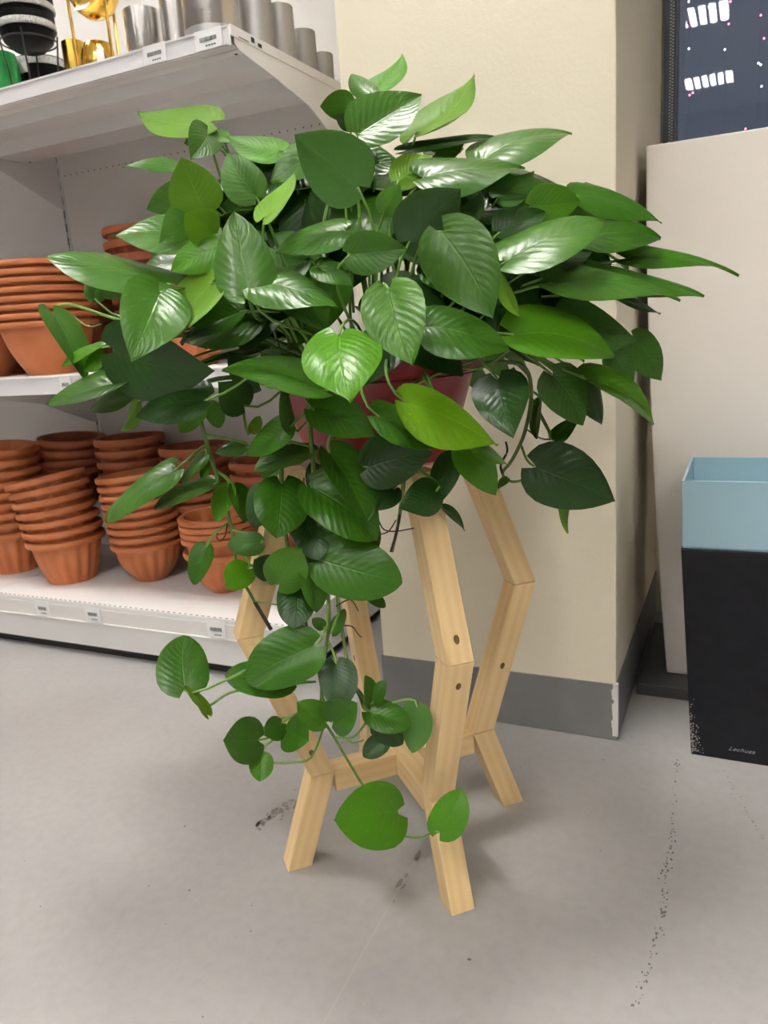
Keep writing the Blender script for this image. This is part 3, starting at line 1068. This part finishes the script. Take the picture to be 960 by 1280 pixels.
# ---- vines: pixel, pixel, depth of every point along the stem
VINES = {
    'c': [(385, 470, 1.195), (388, 540, 1.175), (397, 640, 1.205), (408, 720, 1.235), (411, 780, 1.255), (405, 830, 1.27), (402, 890, 1.29), (418, 922, 1.30), (451, 978, 1.315)],
    'd': [(420, 470, 1.195), (418, 560, 1.18), (420, 720, 1.24), (428, 790, 1.262), (440, 850, 1.28), (460, 888, 1.285)],
    'e': [(360, 480, 1.22), (352, 570, 1.215), (356, 660, 1.235), (372, 740, 1.26), (388, 800, 1.27), (400, 850, 1.28)],
    'l': [(320, 470, 1.27), (262, 476, 1.24), (247, 500, 1.24), (259, 555, 1.255), (276, 610, 1.27), (290, 662, 1.285), (297, 710, 1.30), (318, 752, 1.31), (338, 786, 1.315)],
    'r': [(590, 455, 1.36), (650, 455, 1.34), (664, 490, 1.345), (656, 540, 1.355), (640, 575, 1.36), (628, 592, 1.365), (640, 602, 1.365), (660, 598, 1.36)],
    's': [(640, 460, 1.35), (668, 505, 1.36), (690, 545, 1.37), (702, 560, 1.372)],
    'f': [(505, 480, 1.19), (508, 560, 1.185), (500, 640, 1.21), (490, 690, 1.225)],
}
VP = {}
for k, pts in VINES.items():
    P = [at(*p) for p in pts]
    # smooth through the points
    Q = []
    n = len(P)
    for i in range(n - 1):
        a, b, c, d = P[max(i - 1, 0)], P[i], P[i + 1], P[min(i + 2, n - 1)]
        for j in range(5):
            t = j / 5
            Q.append(.5 * ((2 * b) + (c - a) * t + (2 * a - 5 * b + 4 * c - d) * t * t + (3 * b - a - 3 * c + d) * t ** 3))
    Q.append(P[-1])
    VP[k] = Q
    m_ = len(Q)
    mb = MB().tube([q - PB for q in Q], [.0042 - .0020 * i / m_ for i in range(m_)], 7)
    mb.build('vine', 'vine_green', pl, True)


def dome(x, y):
    q = 1 - ((x - 465) / 430.0) ** 2 - ((y - 385) / (300.0 if y < 385 else 260.0)) ** 2
    return 1.375 - .27 * math.sqrt(max(q, 0.0))


UP = Vector((0, 0, 1))


def add_leaf(bx, by, tx, ty, W, f=1, lay=0.0, key='m', grp='C', sr=1, tz=-1, arch=None, seed=0, pet=True, fold=None, dd=None):
    rnd = random.Random(seed * 131 + 17)
    if grp == 'C':
        d0 = dome(bx, by) + lay
        # hanging leaves in front of the pot keep clear of its wall
        d1 = dome(tx, ty) + lay
        dd_ = max(-.05, min(.05, (d1 - d0) * .6))
    else:
        src = VP[grp]
        pr = [to_px(q) for q in src]
        j = min(range(len(pr)), key=lambda i: (pr[i][0] - bx) ** 2 + (pr[i][1] - by) ** 2)
        d0 = pr[j][2] + lay - .012
        dd_ = 0
    mpp = d0 / FPX
    La = math.hypot(tx - bx, ty - by) * mpp
    Wa = W * mpp * 1.1
    AR = .80
    roll = 0.0
    if dd is not None:
        dd_ = dd
    if Wa > AR * La:
        need = math.sqrt(max((Wa / AR) ** 2 - La * La, 0))
        need = min(need, La * 1.1)
        dd_ = need * tz
        Lr = math.hypot(La, need)
        Wr = Wa
    else:
        Lr = math.hypot(La, dd_)
        Wr = AR * Lr * .93
        if Wr > Wa * 2.3:
            Wr = Wa * 2.3
        roll = math.acos(max(min(Wa / Wr, 1), .05))
    B = at(bx, by, d0)
    T = at(tx, ty, d0 + dd_)
    a = (T - B)
    Lr = a.length
    a.normalize()
    v = (Vector(CAM) - (B + T) / 2).normalized()
    n0 = (v - a * v.dot(a)).normalized()
    s = a.cross(n0)
    if s.z < 0:
        s = -s
    n = n0 * math.cos(roll) + s * math.sin(roll) * sr
    n.normalize()
    top = n * f
    x = a.cross(top).normalized()
    M = Matrix((x, a, top)).transposed().to_4x4()
    fo_ = fold if fold is not None else rnd.uniform(.16, .42)
    ar = arch if arch is not None else rnd.uniform(.03, .11)
    me = leaf_mesh(Lr, Wr, fo_, rnd.uniform(.15, .45), ar, rnd.uniform(.02, .07), seed, key, rnd.uniform(-.10, .10), grp in 'cdel')
    o = link('leaf', me, pl)
    o.matrix_basis = Matrix.Translation(B - PB) @ M
    if pet:
        add_petiole(o, B, a, grp, rnd)
    return o


def add_petiole(o, B, a, grp, rnd):
    if grp == 'C':
        h = Vector((B.x - CT.x, B.y - CT.y, 0))
        S_ = Vector((CT.x, CT.y, .925)) + h * min(1, .15 / max(h.length, .01)) * rnd.uniform(.3, 1.0)
        Ln = (S_ - B).length
        P = bez(B, B - a * min(.06, Ln * .3) + (S_ - B) * .15, S_ + Vector((0, 0, min(.16, Ln * .4))) + h * .25, S_)
    else:
        src = VP[grp]
        q = min(src, key=lambda p: (p - B - Vector((0, 0, .03))).length)
        Ln = (q - B).length
        if Ln < .004:
            return
        P = bez(B, B - a * min(.03, Ln * .4), q.lerp(B, .35) + Vector((0, 0, .004)), q, 6)
    inv = o.matrix_basis.inverted()
    nn = len(P)
    mb = MB().tube([inv @ (p - PB) for p in P], [.0019 + .0010 * i / nn for i in range(nn)], 6)
    mb.build('petiole', 'petiole_green', o, True)


# bx, by, tx, ty, width, face (1 top / -1 underside), layer, colour key, group, extra
Lf = [
    # --- top and upper left
    (263, 152, 172, 141, 40, -1, -.03, 'y', 'C', {}),
    (260, 166, 238, 199, 40, 1, -.02, 'm', 'C', {}),
    (258, 172, 230, 180, 20, 1, .01, 'p', 'C', {}),
    (266, 170, 293, 178, 15, 1, .0, 'p', 'C', {}),
    (254, 262, 226, 197, 60, -1, -.05, 'y', 'C', {}),
    (214, 210, 152, 209, 13, 1, -.02, 'm', 'C', {}),
    (230, 240, 183, 262, 36, 1, .0, 'p', 'C', {}),
    (266, 293, 231, 267, 44, -1, -.06, 'y', 'C', {}),
    (238, 268, 199, 304, 44, 1, -.05, 'p', 'C', {}),
    (258, 300, 140, 296, 40, 1, -.03, 'p', 'C', {}),
    (270, 308, 213, 340, 38, 1, -.06, 'b', 'C', {}),
    (311, 367, 293, 264, 74, 1, -.07, 'p', 'C', {'arch': .03}),
    (318, 352, 424, 386, 44, 1, -.05, 'm', 'C', {}),
    (264, 355, 174, 434, 46, -1, -.07, 'y', 'C', {'arch': .05}),
    (200, 366, 164, 451, 76, 1, -.09, 'p', 'C', {}),
    (208, 354, 57, 321, 40, 1, -.05, 'm', 'C', {}),
    (118, 374, 118, 338, 26, 1, .0, 'p', 'C', {}),
    (165, 350, 128, 372, 30, 1, .0, 'p', 'C', {}),
    (66, 392, 107, 474, 37, 1, -.02, 'm', 'C', {'pet': False}),
    (142, 438, 268, 464, 84, 1, -.05, 'd', 'C', {'sr': -1}),
    (155, 476, 59, 506, 30, 1, -.04, 'p', 'C', {}),
    (166, 492, 112, 512, 26, 1, -.02, 'p', 'C', {}),
    (256, 500, 169, 521, 44, 1, -.05, 'd', 'C', {}),
    (172, 505, 152, 539, 18, -1, -.01, 'y', 'C', {}),
    (126, 435, 77, 459, 11, 1, -.01, 'b', 'C', {}),
    (129, 446, 104, 463, 18, 1, .0, 'b', 'C', {}),
    (300, 390, 238, 418, 32, 1, .0, 'm', 'C', {}),
    (402, 488, 277, 463, 42, 1, -.06, 'm', 'C', {}),
    (305, 507, 272, 478, 44, 1, .03, 'd', 'C', {}),
    (325, 480, 285, 440, 40, 1, .05, 'd', 'C', {}),
    (424, 419, 437, 502, 91, 1, -.10, 'b', 'C', {'arch': .10, 'fold': .08}),
    (486, 362, 515, 457, 74, 1, -.09, 'b', 'C', {}),
    (533, 407, 637, 438, 56, 1, -.06, 'm', 'C', {}),
    (438, 318, 509, 311, 50, 1, -.05, 'm', 'C', {}),
    (396, 334, 441, 358, 28, 1, -.03, 'm', 'C', {}),
    (553, 290, 616, 398, 88, 1, -.08, 'p', 'C', {}),
    (634, 326, 757, 277, 54, 1, -.06, 'p', 'C', {}),
    (725, 300, 826, 298, 38, 1, -.01, 'm', 'C', {}),
    (722, 244, 827, 279, 28, 1, .0, 'm', 'C', {}),
    (603, 200, 715, 168, 34, 1, .0, 'p', 'C', {}),
    (530, 222, 656, 211, 40, 1, -.04, 'm', 'C', {}),
    (664, 258, 726, 252, 44, 1, -.01, 'b', 'C', {}),
    (521, 166, 593, 93, 32, -1, .0, 'y', 'C', {'arch': .12}),
    (449, 167, 527, 119, 56, 1, -.03, 'p', 'C', {'arch': .02}),
    (462, 114, 503, 67, 26, -1, .0, 'b', 'C', {}),
    (463, 115, 439, 92, 24, 1, .0, 'p', 'C', {}),
    (440, 132, 400, 133, 32, -1, -.01, 'b', 'C', {}),
    (447, 234, 368, 168, 78, -1, -.07, 'm', 'C', {'arch': .10}),
    (402, 192, 338, 227, 42, 1, -.05, 'p', 'C', {}),
    (330, 272, 368, 216, 25, -1, -.06, 'y', 'C', {}),
    (350, 188, 284, 170, 32, -1, .0, 'b', 'C', {}),
    (320, 245, 284, 190, 48, 1, -.04, 'p', 'C', {}),
    (508, 188, 622, 172, 13, 1, .02, 'd', 'C', {}),
    (546, 190, 581, 178, 22, -1, .03, 'b', 'C', {}),
    (498, 226, 541, 194, 36, -1, .0, 'y', 'C', {}),
    (512, 302, 576, 236, 72, -1, -.01, 'd', 'C', {}),
    (579, 284, 602, 240, 26, -1, .0, 'm', 'C', {}),
    (480, 264, 500, 230, 30, -1, .0, 'b', 'C', {}),
    (431, 288, 344, 316, 36, 1, -.03, 'm', 'C', {}),
    (625, 290, 682, 264, 36, 1, .0, 'd', 'C', {}),
    (624, 246, 668, 214, 34, -1, .0, 'm', 'C', {}),
    (588, 270, 658, 243, 36, 1, .02, 'd', 'C', {}),
    (784, 324, 923, 346, 20, 1, .0, 'm', 'C', {}),
    (735, 336, 880, 371, 26, 1, -.02, 'm', 'C', {}),
    (690, 354, 850, 377, 34, 1, -.05, 'p', 'C', {}),
    (766, 370, 826, 392, 9, 1, .0, 'm', 'C', {}),
    (664, 336, 744, 310, 42, 1, -.01, 'd', 'C', {}),
    (704, 398, 794, 427, 56, -1, -.02, 'm', 'C', {}),
    (642, 418, 768, 446, 58, 1, -.05, 'b', 'C', {'arch': .12}),
    (622, 343, 650, 397, 18, -1, -.07, 'y', 'C', {}),
    (618, 384, 645, 427, 34, 1, -.02, 'd', 'C', {}),
    (791, 424, 827, 476, 38, 1, .0, 'm', 'C', {}),
    (764, 438, 792, 479, 34, 1, .0, 'm', 'C', {}),
    (733, 474, 818, 530, 28, 1, -.03, 'b', 'C', {}),
    (690, 468, 728, 532, 52, 1, .0, 'm', 'C', {}),
    (729, 472, 752, 531, 30, 1, .02, 'd', 'C', {}),
    (622, 474, 642, 547, 64, 1, -.01, 'd', 'C', {}),
    (450, 130, 506, 119, 20, -1, .01, 'd', 'C', {}),
    (441, 156, 419, 143, 19, 1, .01, 'd', 'C', {}),
    # right vine
    (675, 502, 671, 549, 14, 1, .0, 's', 's', {}),
    (694, 549, 725, 522, 20, 1, .0, 'm', 's', {}),
    (668, 583, 769, 626, 76, 1, -.02, 'd', 'r', {'arch': .10}),
    (707, 612, 710, 667, 15, -1, .02, 'y', 'r', {}),
    (634, 598, 622, 612, 9, 1, 0, 'm', 'r', {'pet': False}),
    # --- front of the pot
    (508, 503, 622, 557, 54, 1, -.07, 'y', 'C', {}),
    (574, 563, 620, 619, 44, 1, -.04, 'b', 'C', {}),
    (588, 556, 635, 581, 18, 1, -.05, 'b', 'C', {}),
    (474, 521, 582, 562, 40, 1, -.05, 'm', 'C', {}),
    (392, 512, 470, 546, 48, 1, -.05, 'm', 'C', {}),
    (362, 534, 352, 484, 17, 1, -.03, 'p', 'C', {}),
    (362, 534, 308, 569, 34, 1, -.03, 'm', 'C', {}),
    (390, 566, 317, 589, 24, 1, -.02, 'p', 'e', {}),
    (459, 584, 541, 566, 62, 1, -.02, 'd', 'f', {}),
    (412, 566, 460, 651, 46, 1, -.01, 'm', 'd', {}),
    (545, 614, 499, 636, 44, 1, -.02, 'd', 'f', {}),
    (566, 571, 549, 631, 34, 1, .0, 'd', 'f', {}),
    (554, 635, 581, 664, 10, 1, .02, 'd', 'f', {'pet': False}),
    (492, 611, 469, 639, 30, 1, .01, 'd', 'f', {}),
    (352, 604, 346, 673, 62, 1, -.02, 'm', 'e', {}),
    (390, 609, 471, 675, 66, 1, -.01, 'm', 'd', {}),
    (401, 700, 503, 729, 72, 1, -.02, 'm', 'd', {}),
    (348, 729, 378, 687, 50, 1, -.02, 'b', 'e', {}),
    (385, 688, 396, 766, 34, 1, .01, 'm', 'c', {}),
    (370, 733, 368, 786, 44, 1, .0, 'd', 'e', {}),
    (326, 679, 284, 681, 30, 1, .0, 'm', 'l', {}),
    (310, 711, 284, 736, 34, 1, -.01, 'b', 'l', {}),
    (341, 716, 318, 699, 30, 1, .01, 'd', 'l', {}),
    (330, 610, 318, 660, 34, 1, .01, 'd', 'e', {}),
    (400, 580, 440, 640, 50, 1, .04, 'd', 'c', {}),
    (380, 650, 400, 700, 44, 1, .03, 'd', 'c', {}),
    (440, 640, 470, 690, 40, 1, .03, 'd', 'd', {}),
    (345, 560, 330, 600, 30, 1, .03, 'm', 'e', {}),
    # left vine
    (217, 589, 133, 651, 32, 1, -.01, 'p', 'l', {}),
    (267, 606, 193, 637, 20, 1, -.01, 'p', 'l', {}),
    (258, 684, 242, 731, 26, 1, .0, 'm', 'l', {}),
    (286, 609, 271, 652, 24, 1, .0, 'b', 'l', {}),
    (292, 609, 306, 654, 23, 1, .0, 'm', 'l', {}),
    (306, 559, 269, 566, 15, 1, .0, 'p', 'l', {}),
    (256, 570, 227, 603, 14, 1, .0, 'm', 'l', {}),
    (259, 578, 252, 599, 10, 1, .0, 'b', 'l', {}),
    (252, 510, 225, 540, 24, 1, .01, 'b', 'l', {}),
    (262, 505, 275, 535, 22, -1, .01, 'b', 'l', {}),
    (315, 540, 325, 520, 14, 1, .01, 'y', 'l', {}),
    # --- lower hanging cluster
    (231, 863, 229, 794, 60, 1, -.01, 'p', 'e', {'arch': .03, 'tz': 1}),
    (259, 893, 230, 857, 11, 1, -.02, 'y', 'e', {'pet': False}),
    (393, 807, 307, 851, 68, 1, -.02, 'm', 'c', {}),
    (362, 852, 281, 844, 44, 1, .01, 'm', 'c', {}),
    (420, 829, 426, 886, 44, 1, .0, 'd', 'c', {}),
    (406, 901, 371, 879, 34, 1, -.01, 'b', 'c', {}),
    (416, 902, 446, 878, 44, 1, -.02, 'm', 'c', {}),
    (323, 925, 279, 925, 52, 1, -.01, 'p', 'c', {}),
    (326, 944, 325, 977, 28, 1, -.01, 'b', 'c', {}),
    (360, 914, 386, 926, 44, 1, -.01, 'm', 'c', {}),
    (352, 904, 331, 920, 28, 1, .0, 'm', 'c', {}),
    (463, 881, 456, 844, 16, 1, -.01, 'm', 'd', {}),
    (467, 877, 483, 851, 18, 1, -.01, 'm', 'd', {}),
    (460, 889, 515, 906, 36, 1, -.01, 'm', 'd', {}),
    (470, 904, 504, 930, 30, 1, .0, 'd', 'd', {}),
    (481, 925, 454, 946, 25, 1, .0, 'd', 'd', {}),
    (521, 884, 515, 941, 36, -1, -.01, 'p', 'd', {}),
    (497, 1015, 418, 1026, 72, 1, -.02, 'b', 'c', {'pet': False}),
    (549, 1041, 578, 986, 45, 1, -.03, 'b', 'c', {'pet': False}),
    (462, 744, 482, 759, 14, 1, .02, 'm', 'd', {'pet': False}),
    (415, 790, 431, 761, 15, -1, .0, 'm', 'd', {}),
    (404, 784, 390, 774, 14, 1, .0, 'm', 'c', {}),
]
for i, (bx, by, tx, ty, W, f, lay, key, grp, ex) in enumerate(Lf):
    if key not in LEAF:
        key = 'm'
    add_leaf(bx, by, tx, ty, W, f, lay, key, grp, seed=i + 1, **ex)

# ---- inner leaves that fill the crown on every side
def short_petiole(o, B, a):
    c = (Vector((CT.x, CT.y, .95)) - B).normalized()
    S_ = B + (c + Vector((0, 0, -.3))) * random.uniform(.05, .09)
    P = bez(B, B - a * .02, S_ + Vector((0, 0, .02)), S_, 5)
    inv = o.matrix_basis.inverted()
    MB().tube([inv @ (p - PB) for p in P], .0022, 6).build('petiole', 'petiole_green', o, True)


random.seed(42)
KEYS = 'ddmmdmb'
cnt = 0
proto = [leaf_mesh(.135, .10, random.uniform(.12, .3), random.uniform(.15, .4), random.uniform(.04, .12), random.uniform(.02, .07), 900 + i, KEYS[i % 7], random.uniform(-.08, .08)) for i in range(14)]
tries = 0
while cnt < 85 and tries < 6000:
    tries += 1
    th = random.uniform(0, 2 * math.pi)
    el = random.uniform(-.40, 1.15)
    dr = Vector((math.cos(th) * math.cos(el), math.sin(th) * math.cos(el), math.sin(el)))
    q = random.uniform(.5, .98)
    B = Vector((CT.x, CT.y, 1.0)) + Vector((dr.x * .38, dr.y * .36, dr.z * .35 if dr.z > 0 else dr.z * .20)) * q
    a = (Vector((dr.x, dr.y, dr.z * .5 - random.uniform(.1, .7)))).normalized()
    sc_ = random.uniform(.85, 1.25)
    T = B + a * .135 * sc_
    ok = True
    for P in (B, T, (B + T) / 2):
        x, y, d = to_px(P)
        if ((x - 475) / 325) ** 2 + ((y - 345) / (190 if y < 345 else 175)) ** 2 > 1 or d < dome(x, y) + .012:
            ok = False
    # nothing inside the pot wall
    for P in (B, T):
        if P.z < .965 and math.hypot(P.x - CT.x, P.y - CT.y) < .21:
            ok = False
        if P.z < .80:
            ok = False
    if not ok:
        continue
    n = (UP * random.uniform(.5, 1) + dr * random.uniform(.4, 1.2) + Vector((random.uniform(-.4, .4), random.uniform(-.4, .4), 0)))
    n = (n - a * n.dot(a)).normalized()
    x_ = a.cross(n).normalized()
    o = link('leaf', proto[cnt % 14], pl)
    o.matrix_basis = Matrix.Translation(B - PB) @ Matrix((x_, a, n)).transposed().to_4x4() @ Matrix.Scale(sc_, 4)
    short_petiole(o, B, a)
    cnt += 1

# ---- a second layer just under the outer leaves on the aisle side
random.seed(77)
got, tries = 0, 0
while got < 70 and tries < 4000:
    tries += 1
    px, py = random.uniform(190, 790), random.uniform(170, 470)
    if ((px - 480) / 300) ** 2 + ((py - 325) / 140) ** 2 > 1:
        continue
    B = at(px, py, dome(px, py) + random.uniform(.03, .12))
    h = Vector((B.x - CT.x, B.y - CT.y, 0))
    a = (h.normalized() * random.uniform(.4, 1) + Vector((random.uniform(-.7, .7), random.uniform(-.7, .7), random.uniform(-.8, .25)))).normalized()
    sc_ = random.uniform(.75, 1.15)
    T = B + a * .135 * sc_
    x, y, d = to_px(T)
    if d < dome(x, y) + .01 or ((x - 480) / 325) ** 2 + ((y - 330) / 165) ** 2 > 1:
        continue
    if B.z < .97 and h.length < .22:
        continue
    n = UP * random.uniform(.4, 1) + (Vector(CAM) - B).normalized() * random.uniform(.2, 1.0) + h.normalized() * .3
    n = (n - a * n.dot(a)).normalized()
    x_ = a.cross(n).normalized()
    o = link('leaf', proto[(got * 5) % 14], pl)
    o.matrix_basis = Matrix.Translation(B - PB) @ Matrix((x_, a, n)).transposed().to_4x4() @ Matrix.Scale(sc_, 4)
    short_petiole(o, B, a)
    got += 1

# ---- free petioles, bare stems and dark aerial roots
def stem(pts, r0, r1, name='stem', m='petiole_green'):
    P = [at(*p) for p in pts]
    Q = []
    n = len(P)
    for i in range(n - 1):
        a, b, c, d = P[max(i - 1, 0)], P[i], P[i + 1], P[min(i + 2, n - 1)]
        for j in range(4):
            t = j / 4
            Q.append(.5 * ((2 * b) + (c - a) * t + (2 * a - 5 * b + 4 * c - d) * t * t + (3 * b - a - 3 * c + d) * t ** 3))
    Q.append(P[-1])
    m_ = len(Q)
    MB().tube([q - PB for q in Q], [r0 + (r1 - r0) * i / m_ for i in range(m_)], 7).build(name, m, pl, True)


stem([(396, 335, 1.17), (403, 290, 1.165), (412, 250, 1.17), (425, 218, 1.18)], .0036, .0030)
stem([(445, 236, 1.16), (449, 262, 1.165), (450, 300, 1.18)], .0026, .0030)
stem([(462, 116, 1.33), (462, 140, 1.33), (459, 170, 1.33)], .0016, .002)
stem([(67, 392, 1.335), (72, 383, 1.33), (85, 380, 1.33), (104, 385, 1.325), (150, 400, 1.31), (230, 420, 1.28)], .002, .003)
stem([(451, 978, 1.315), (466, 1000, 1.315), (482, 1030, 1.31), (502, 1044, 1.30), (526, 1047, 1.285), (541, 1040, 1.275), (549, 1040, 1.27)], .0024, .0014)
stem([(497, 1015, 1.285), (492, 1022, 1.295), (482, 1030, 1.31)], .0018, .002)
stem([(233, 862, 1.27), (246, 880, 1.275), (262, 882, 1.28), (288, 866, 1.285), (330, 858, 1.29), (395, 852, 1.285)], .0022, .0022)
stem([(258, 893, 1.26), (262, 882, 1.28)], .0018, .0020)
stem([(328, 945, 1.285), (338, 953, 1.29), (365, 953, 1.295), (389, 947, 1.295), (405, 908, 1.295)], .0020, .0022)
stem([(326, 912, 1.285), (345, 900, 1.288), (372, 895, 1.29), (400, 888, 1.29)], .0022, .0022)
stem([(418, 921, 1.30), (440, 922, 1.295), (456, 905, 1.29), (460, 888, 1.285)], .0020, .002)
stem([(426, 918, 1.30), (440, 928, 1.30), (455, 925, 1.295)], .0014, .0014)
stem([(550, 455, 1.215), (600, 460, 1.20), (636, 438, 1.18)], .0030, .0024)
stem([(520, 480, 1.19), (560, 462, 1.20), (600, 448, 1.21)], .0024, .0024)
stem([(505, 490, 1.19), (532, 470, 1.20), (560, 452, 1.21)], .0024, .0024)
stem([(310, 368, 1.12), (315, 385, 1.13), (326, 400, 1.16), (370, 410, 1.2)], .003, .003)
stem([(640, 333, 1.19), (633, 345, 1.20), (626, 358, 1.23), (590, 400, 1.28)], .003, .003)
stem([(500, 640, 1.21), (497, 660, 1.21), (488, 690, 1.212)], .0022, .0016, 'aerial_root', 'root_brown')
stem([(473, 650, 1.212), (480, 662, 1.21), (495, 664, 1.21), (518, 660, 1.21)], .0012, .0010, 'aerial_root', 'root_brown')
stem([(476, 668, 1.212), (486, 664, 1.21), (495, 650, 1.21)], .0010, .0010, 'aerial_root', 'root_brown')
stem([(420, 758, 1.25), (434, 750, 1.25), (441, 752, 1.25), (448, 764, 1.25)], .0012, .0008, 'aerial_root', 'root_brown')
stem([(428, 782, 1.26), (440, 783, 1.258), (447, 792, 1.258), (452, 797, 1.258)], .0011, .0008, 'aerial_root', 'root_brown')
stem([(284, 654, 1.28), (282, 668, 1.278), (276, 676, 1.278), (271, 672, 1.278), (272, 666, 1.278)], .0012, .0009, 'aerial_root', 'root_brown')
stem([(318, 752, 1.31), (330, 772, 1.312), (339, 787, 1.315)], .0034, .0034, 'stem_end', 'root_brown')
stem([(318, 752, 1.305), (348, 756, 1.30)], .0014, .0014, 'stem', 'vine_green')
stem([(628, 592, 1.365), (626, 580, 1.36), (634, 565, 1.36), (632, 552, 1.36)], .0026, .0018, 'aerial_root', 'root_brown')
stem([(656, 535, 1.355), (676, 548, 1.36), (694, 549, 1.365)], .0016, .0014, 'stem', 'vine_green')
stem([(92, 395, 1.33), (110, 408, 1.32), (127, 405, 1.315)], .0010, .0010, 'stem')
